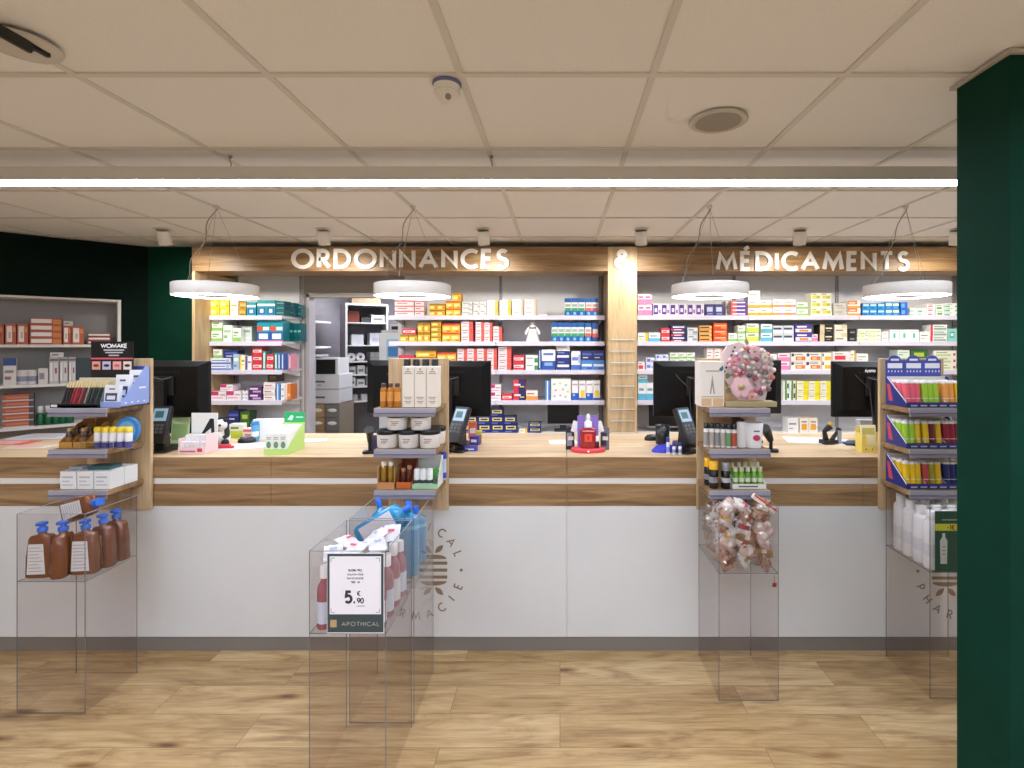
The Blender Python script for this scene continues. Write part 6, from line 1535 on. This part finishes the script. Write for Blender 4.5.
obj('dark_mat', MB().box(-.07, -.03, 0, .07, .03, .012, mat('2a3a52', .6)), None, oc(857, 2.88), (0, 0, -.1), 'dark blue pad beside the yellow dispenser', 'pad')
obj('clear_holder', MB().box(-.045, 0, 0, .045, .05, .12, mat('b9bcc2', .25)), None, oc(868, 3.0), (0, 0, 0), 'pale grey clear holder behind the yellow dispenser', 'holder')
t = thing('yellow_dispenser', 'pale yellow card dispenser with leaflets beside the tube stand', 'dispenser', oc(869, 2.70))
y_ = mat('ead46a', .5); b = MB(); b.box(-.055, -.03, 0, .05, .03, .004, y_); b.box(-.055, -.03, .004, -.03, -.026, .09, y_); b.box(.025, -.03, .004, .05, -.026, .09, y_); b.box(-.03, -.03, .004, .025, -.026, .03, y_); b.box(-.055, .026, .004, .05, .03, .13, y_); b.box(-.055, -.026, .004, -.051, .026, .1, y_); b.box(.046, -.026, .004, .05, .026, .1, y_); obj('dispenser_box', b, t)
b = MB(); [b.ball((xx, -.031, .018), .004, mat('4a4a3a'), 8, 5) for xx in (-.035, 0, .03)]; obj('punch_holes', b, t)
obj('leaflet_pack', MB().box(-.04, 0, 0, .036, .012, .135, mat('e6e0b8', .5)).box(-.035, -.0006, .085, .03, -.0001, .12, mat('b8b46a', .5)), None, (mx(869, 2.70), 2.69, KT + .0052), (-.1, 0, 0), 'pale leaflets standing inside the yellow dispenser', 'leaflets')

# ================================================================== STOREROOM SEEN THROUGH THE DOORWAY
def P2(px, py, z): return mx(px, z), z, mz(py, z)
# tall open cabinet, turned
z = 5.75
t = thing('storeroom_cabinet', 'tall grey open cabinet standing turned in the storeroom', 'cabinet', (mx(345.5, z), z, 0), (0, 0, math.radians(33)))
GC = mat('8f8e92', .5); GL = mat('cfcfd4', .45)
HC = mz(303, z); Wc = .47
b = MB(); b.box(0, 0, 0, .02, .34, HC, GC); b.box(Wc - .02, 0, 0, Wc, .34, HC, GC); b.box(.02, .32, 0, Wc - .02, .34, HC, mat('77767c', .6)); b.box(.02, 0, HC - .02, Wc - .02, .32, HC, GC); b.box(-.003, -.006, 0, .02, -.0005, HC + .003, GL); b.box(Wc - .02, -.006, 0, Wc, -.0005, HC, GL); b.box(.02, -.006, HC - .02, Wc - .02, -.0005, HC + .003, GL); obj('carcass', b, t)
CZ = [mz(q, z) for q in (322, 345, 361.5, 375, 387, 402)]
for q in CZ:
    b = MB(); b.box(.0205, -.004, q - .014, Wc - .0205, .3195, q, GL); obj('shelf', b, t)
CM = Matrix.Translation((mx(345.5, z), z, 0)) @ rotz(math.radians(33))
def cab(x, y, lvl, w_, d, h, col, label, name='storage_box', cat='box', rz=0.0, extra=None):
    b = MB(); b.box(-w_ / 2, 0, 0, w_ / 2, d, h, mat(col, .5))
    if extra: b.box(-w_ * .35, -.0008, h * .3, w_ * .35, -.0002, h * .6, mat(extra, .5))
    obj(name, b, None, CM @ Vector((x, y, CZ[lvl] + .0006)), (0, 0, math.radians(33) + rz), label, cat)
cab(.10, .06, 0, .12, .2, .13, '6a2c22', 'dark red file box on the top cabinet shelf'); cab(.24, .05, 0, .12, .2, .06, '3a3a40', 'dark folder pile on the top cabinet shelf'); cab(.365, .04, 0, .15, .2, .09, 'c9cacf', 'grey-white file tray on the top cabinet shelf', extra='6a6c72')
cab(.14, .05, 1, .13, .15, .12, 'b9bcc8', 'pale tray on the second cabinet shelf beside the frame'); cab(.355, .05, 1, .16, .15, .14, 'c4c6d2', 'pale bin on the second cabinet shelf', extra='a8aabc')
for i, x in enumerate((.07, .17)): 
    o = obj('white_roll', MB().lathe([(.048, 0), (.048, .08)], mat('c9cad0', .5), 20).lathe([(.016, -.001), (.016, .0)], mat('4a4a50'), 12), None, CM @ Vector((x, .04, CZ[2] + .0486)), (-PI / 2, 0, math.radians(33)), ['white paper roll beside the cabinet frame', 'white paper roll beside the grey trays'][i], 'roll', 'paper rolls in the storeroom cabinet')
cab(.36, .05, 2, .16, .2, .05, '8a8c94', 'lower grey file tray in the cabinet'); 
b = MB(); b.box(-.08, 0, 0, .08, .2, .05, mat('a8a8ae', .5)); obj('storage_box', b, None, CM @ Vector((.36, .05, CZ[2] + .0516)), (0, 0, math.radians(33)), 'upper grey file tray in the cabinet', 'box')
for lv in (3, 4):
    for i, x in enumerate((.075, .175, .28, .385)):
        cab(x, .04, lv, .08, .1, [.10, .08, .11, .09][(i + lv) % 4], ['c9cec9', 'd2d4d4', 'b9c4bc', 'c8c8cc'][(i + lv) % 4], f'pale supply box in the cabinet, {["row above", "row below"][lv-3]} the rolls shelf, {ORD[i]} from the frame', extra='6a7a74')
for i, x in enumerate((.09, .23, .37)): cab(x, .05, 5, .10, .1, .07, ['a9a9ae', 'c0c0c4', '8a8c90'][i], f'grey supply box on the lowest visible cabinet shelf, {ORD[i]} from the frame')
obj('kraft_box', MB().box(-.16, 0, 0, .16, .2, .09, mat('7d6a55', .7)), None, CM @ Vector((.24, .06, HC + .0036)), (0, 0, math.radians(33)), 'brown cardboard box on top of the storeroom cabinet', 'box')
# drawers with printer
z = 5.33
xa, xb = mx(311, z), mx(339, z); zt = mz(403.5, z)
t = thing('drawer_cabinet', 'grey and oak drawer cabinet with paper in its handles', 'drawer cabinet', ((xa + xb) / 2, z, 0))
w2 = (xb - xa) / 2
b = MB(); b.box(-w2, .02, 0, w2, .38, zt, mat('8d8377', .5)); obj('carcass', b, t)
for i in range(5):
    q = zt - .01 - (i + 1) * .135
    for (u0, u1, c) in ((-w2, -w2 * .02, 'a58a64'), (w2 * .02, w2, '6f6e6e')):
        b = MB(); b.box(u0 + .002, 0, q + .003, u1 - .002, .0195, q + .132, mat(c, .5)); dr = obj('drawer', b, t)
        b = MB(); uc = (u0 + u1) / 2; b.lathe([(.045 * math.cos(a), 0) if 0 else (max(.05 * math.sin(PI * a / 6), .0005), -.002 - .02 * math.cos(PI * a / 6) + .02) for a in range(7)], mat('e2e2e2', .4), 14, sx=1.0, sy=.25, cap=False, M=TR(uc, -.002, q + .055)); obj('handle', b, dr)
t = thing('office_printer', 'white office printer with trays on the drawer cabinet', 'printer', (mx(325, z), z, zt + .0006))
w3 = .15; hb = mz(374.5, z) - zt
PW = mat('c8cad2', .4)
b = MB(); b.box(-w3, .0, 0, w3, .34, hb * .48, PW); b.box(-w3, .0, hb * .50, w3, .34, hb, PW); bevel(obj('printer_body', b, t), .004)
b = MB(); b.box(-.1, -.002, hb * .18, .0, -.0004, hb * .24, mat('55575e')); b.box(-.1, -.002, hb * .72, .0, -.0004, hb * .78, mat('55575e')); b.box(-.08, -.002, hb * .62, -.04, -.0004, hb * .65, mat('7a7c84')); obj('tray_slots', b, t)
b = MB(); b.box(-w3, .02, hb + .0005, -w3 + .018, .3, hb + .155, PW); b.box(w3 - .05, .02, hb + .0005, w3 - .025, .3, hb + .155, PW); b.box(-w3, .02, hb + .155, w3 - .025, .3, hb + .17, PW); b.box(-w3 + .018, .08, hb + .0005, w3 - .05, .3, hb + .155, BLACK); obj('scanner_unit', b, t)
# white and blue machine
z = 5.2
xa, xb = mx(379, z), mx(402, z); zb = 1.05
t = thing('white_dispensing_machine', 'white and blue machine standing beside the doorway edge', 'machine', ((xa + xb) / 2, z, 0))
w2 = (xb - xa) / 2; h1 = mz(333, z)
b = MB(); b.box(-w2, 0, 0, w2, .3, h1, mat('d3d8e0', .4)); bevel(obj('machine_body', b, t), .005)
b = MB(); b.box(-w2 * .35, -.003, h1 - .30, w2 * .95, -.0006, h1 - .06, mat('9cc0e0', .4)); b.box(-w2 * .2, -.005, h1 - .24, w2 * .8, -.0032, h1 - .14, mat('3a78b8', .4)); obj('blue_panel', b, t)
b = MB(); b.box(-w2 * .9, .03, h1 + .0006, w2, .27, h1 + .03, mat('b8bac2')); b.box(-w2 * .1, .03, h1 + .031, w2, .25, h1 + .09, PW); b.box(.0, .026, h1 + .035, w2 * .9, .0295, h1 + .07, BLACK); obj('machine_top', b, t)
# wall shelves in the storeroom on its side wall
for i, (py, lab) in enumerate(((319, 'white wall shelf highest in the storeroom'), (346.5, 'white wall shelf in the middle of the storeroom wall'), (355.5, 'grey wall shelf just above the printer'))):
    zz = mz(py, 5.0)
    t = thing('storeroom_shelf', lab, 'shelf', (-2.8985, 5.15, zz))
    b = MB(); b.box(0, 0, -.02, .36 if i < 2 else .34, .5, 0, mat('d8d8de' if i < 2 else '9a9aa2', .5)); obj('shelf_board', b, t)
    b = MB(); b.prism([(0, -.0205), (.3, -.0205), (.3, -.03), (0, -.09)], 'y', .02, .024, mat('c8c8ce')); obj('bracket', b, t)
# panel lamp added above the storeroom, out of view, to brighten it
t = thing('storeroom_fill_lamp', 'added unseen fill panel inside the storeroom', 'fill lamp', (-1.9, 5.9, CEIL - .0008))
b = MB(); b.box(-.3, -.3, -.02, .3, .3, 0, mat('d8d8d8', .5)); obj('lamp_frame', b, t)
b = MB(); b.box(-.28, -.28, -.0215, .28, .28, -.0204, mat('fefefe', .5, emit=E_BACKROOM_FILL)); obj('diffuser', b, t)

for k_, v_ in LABELS.items():
    if len(v_) > 1: print('DUP LABEL', len(v_), k_)
print('THINGS', len([o for o in S.objects if o.get('category')]))
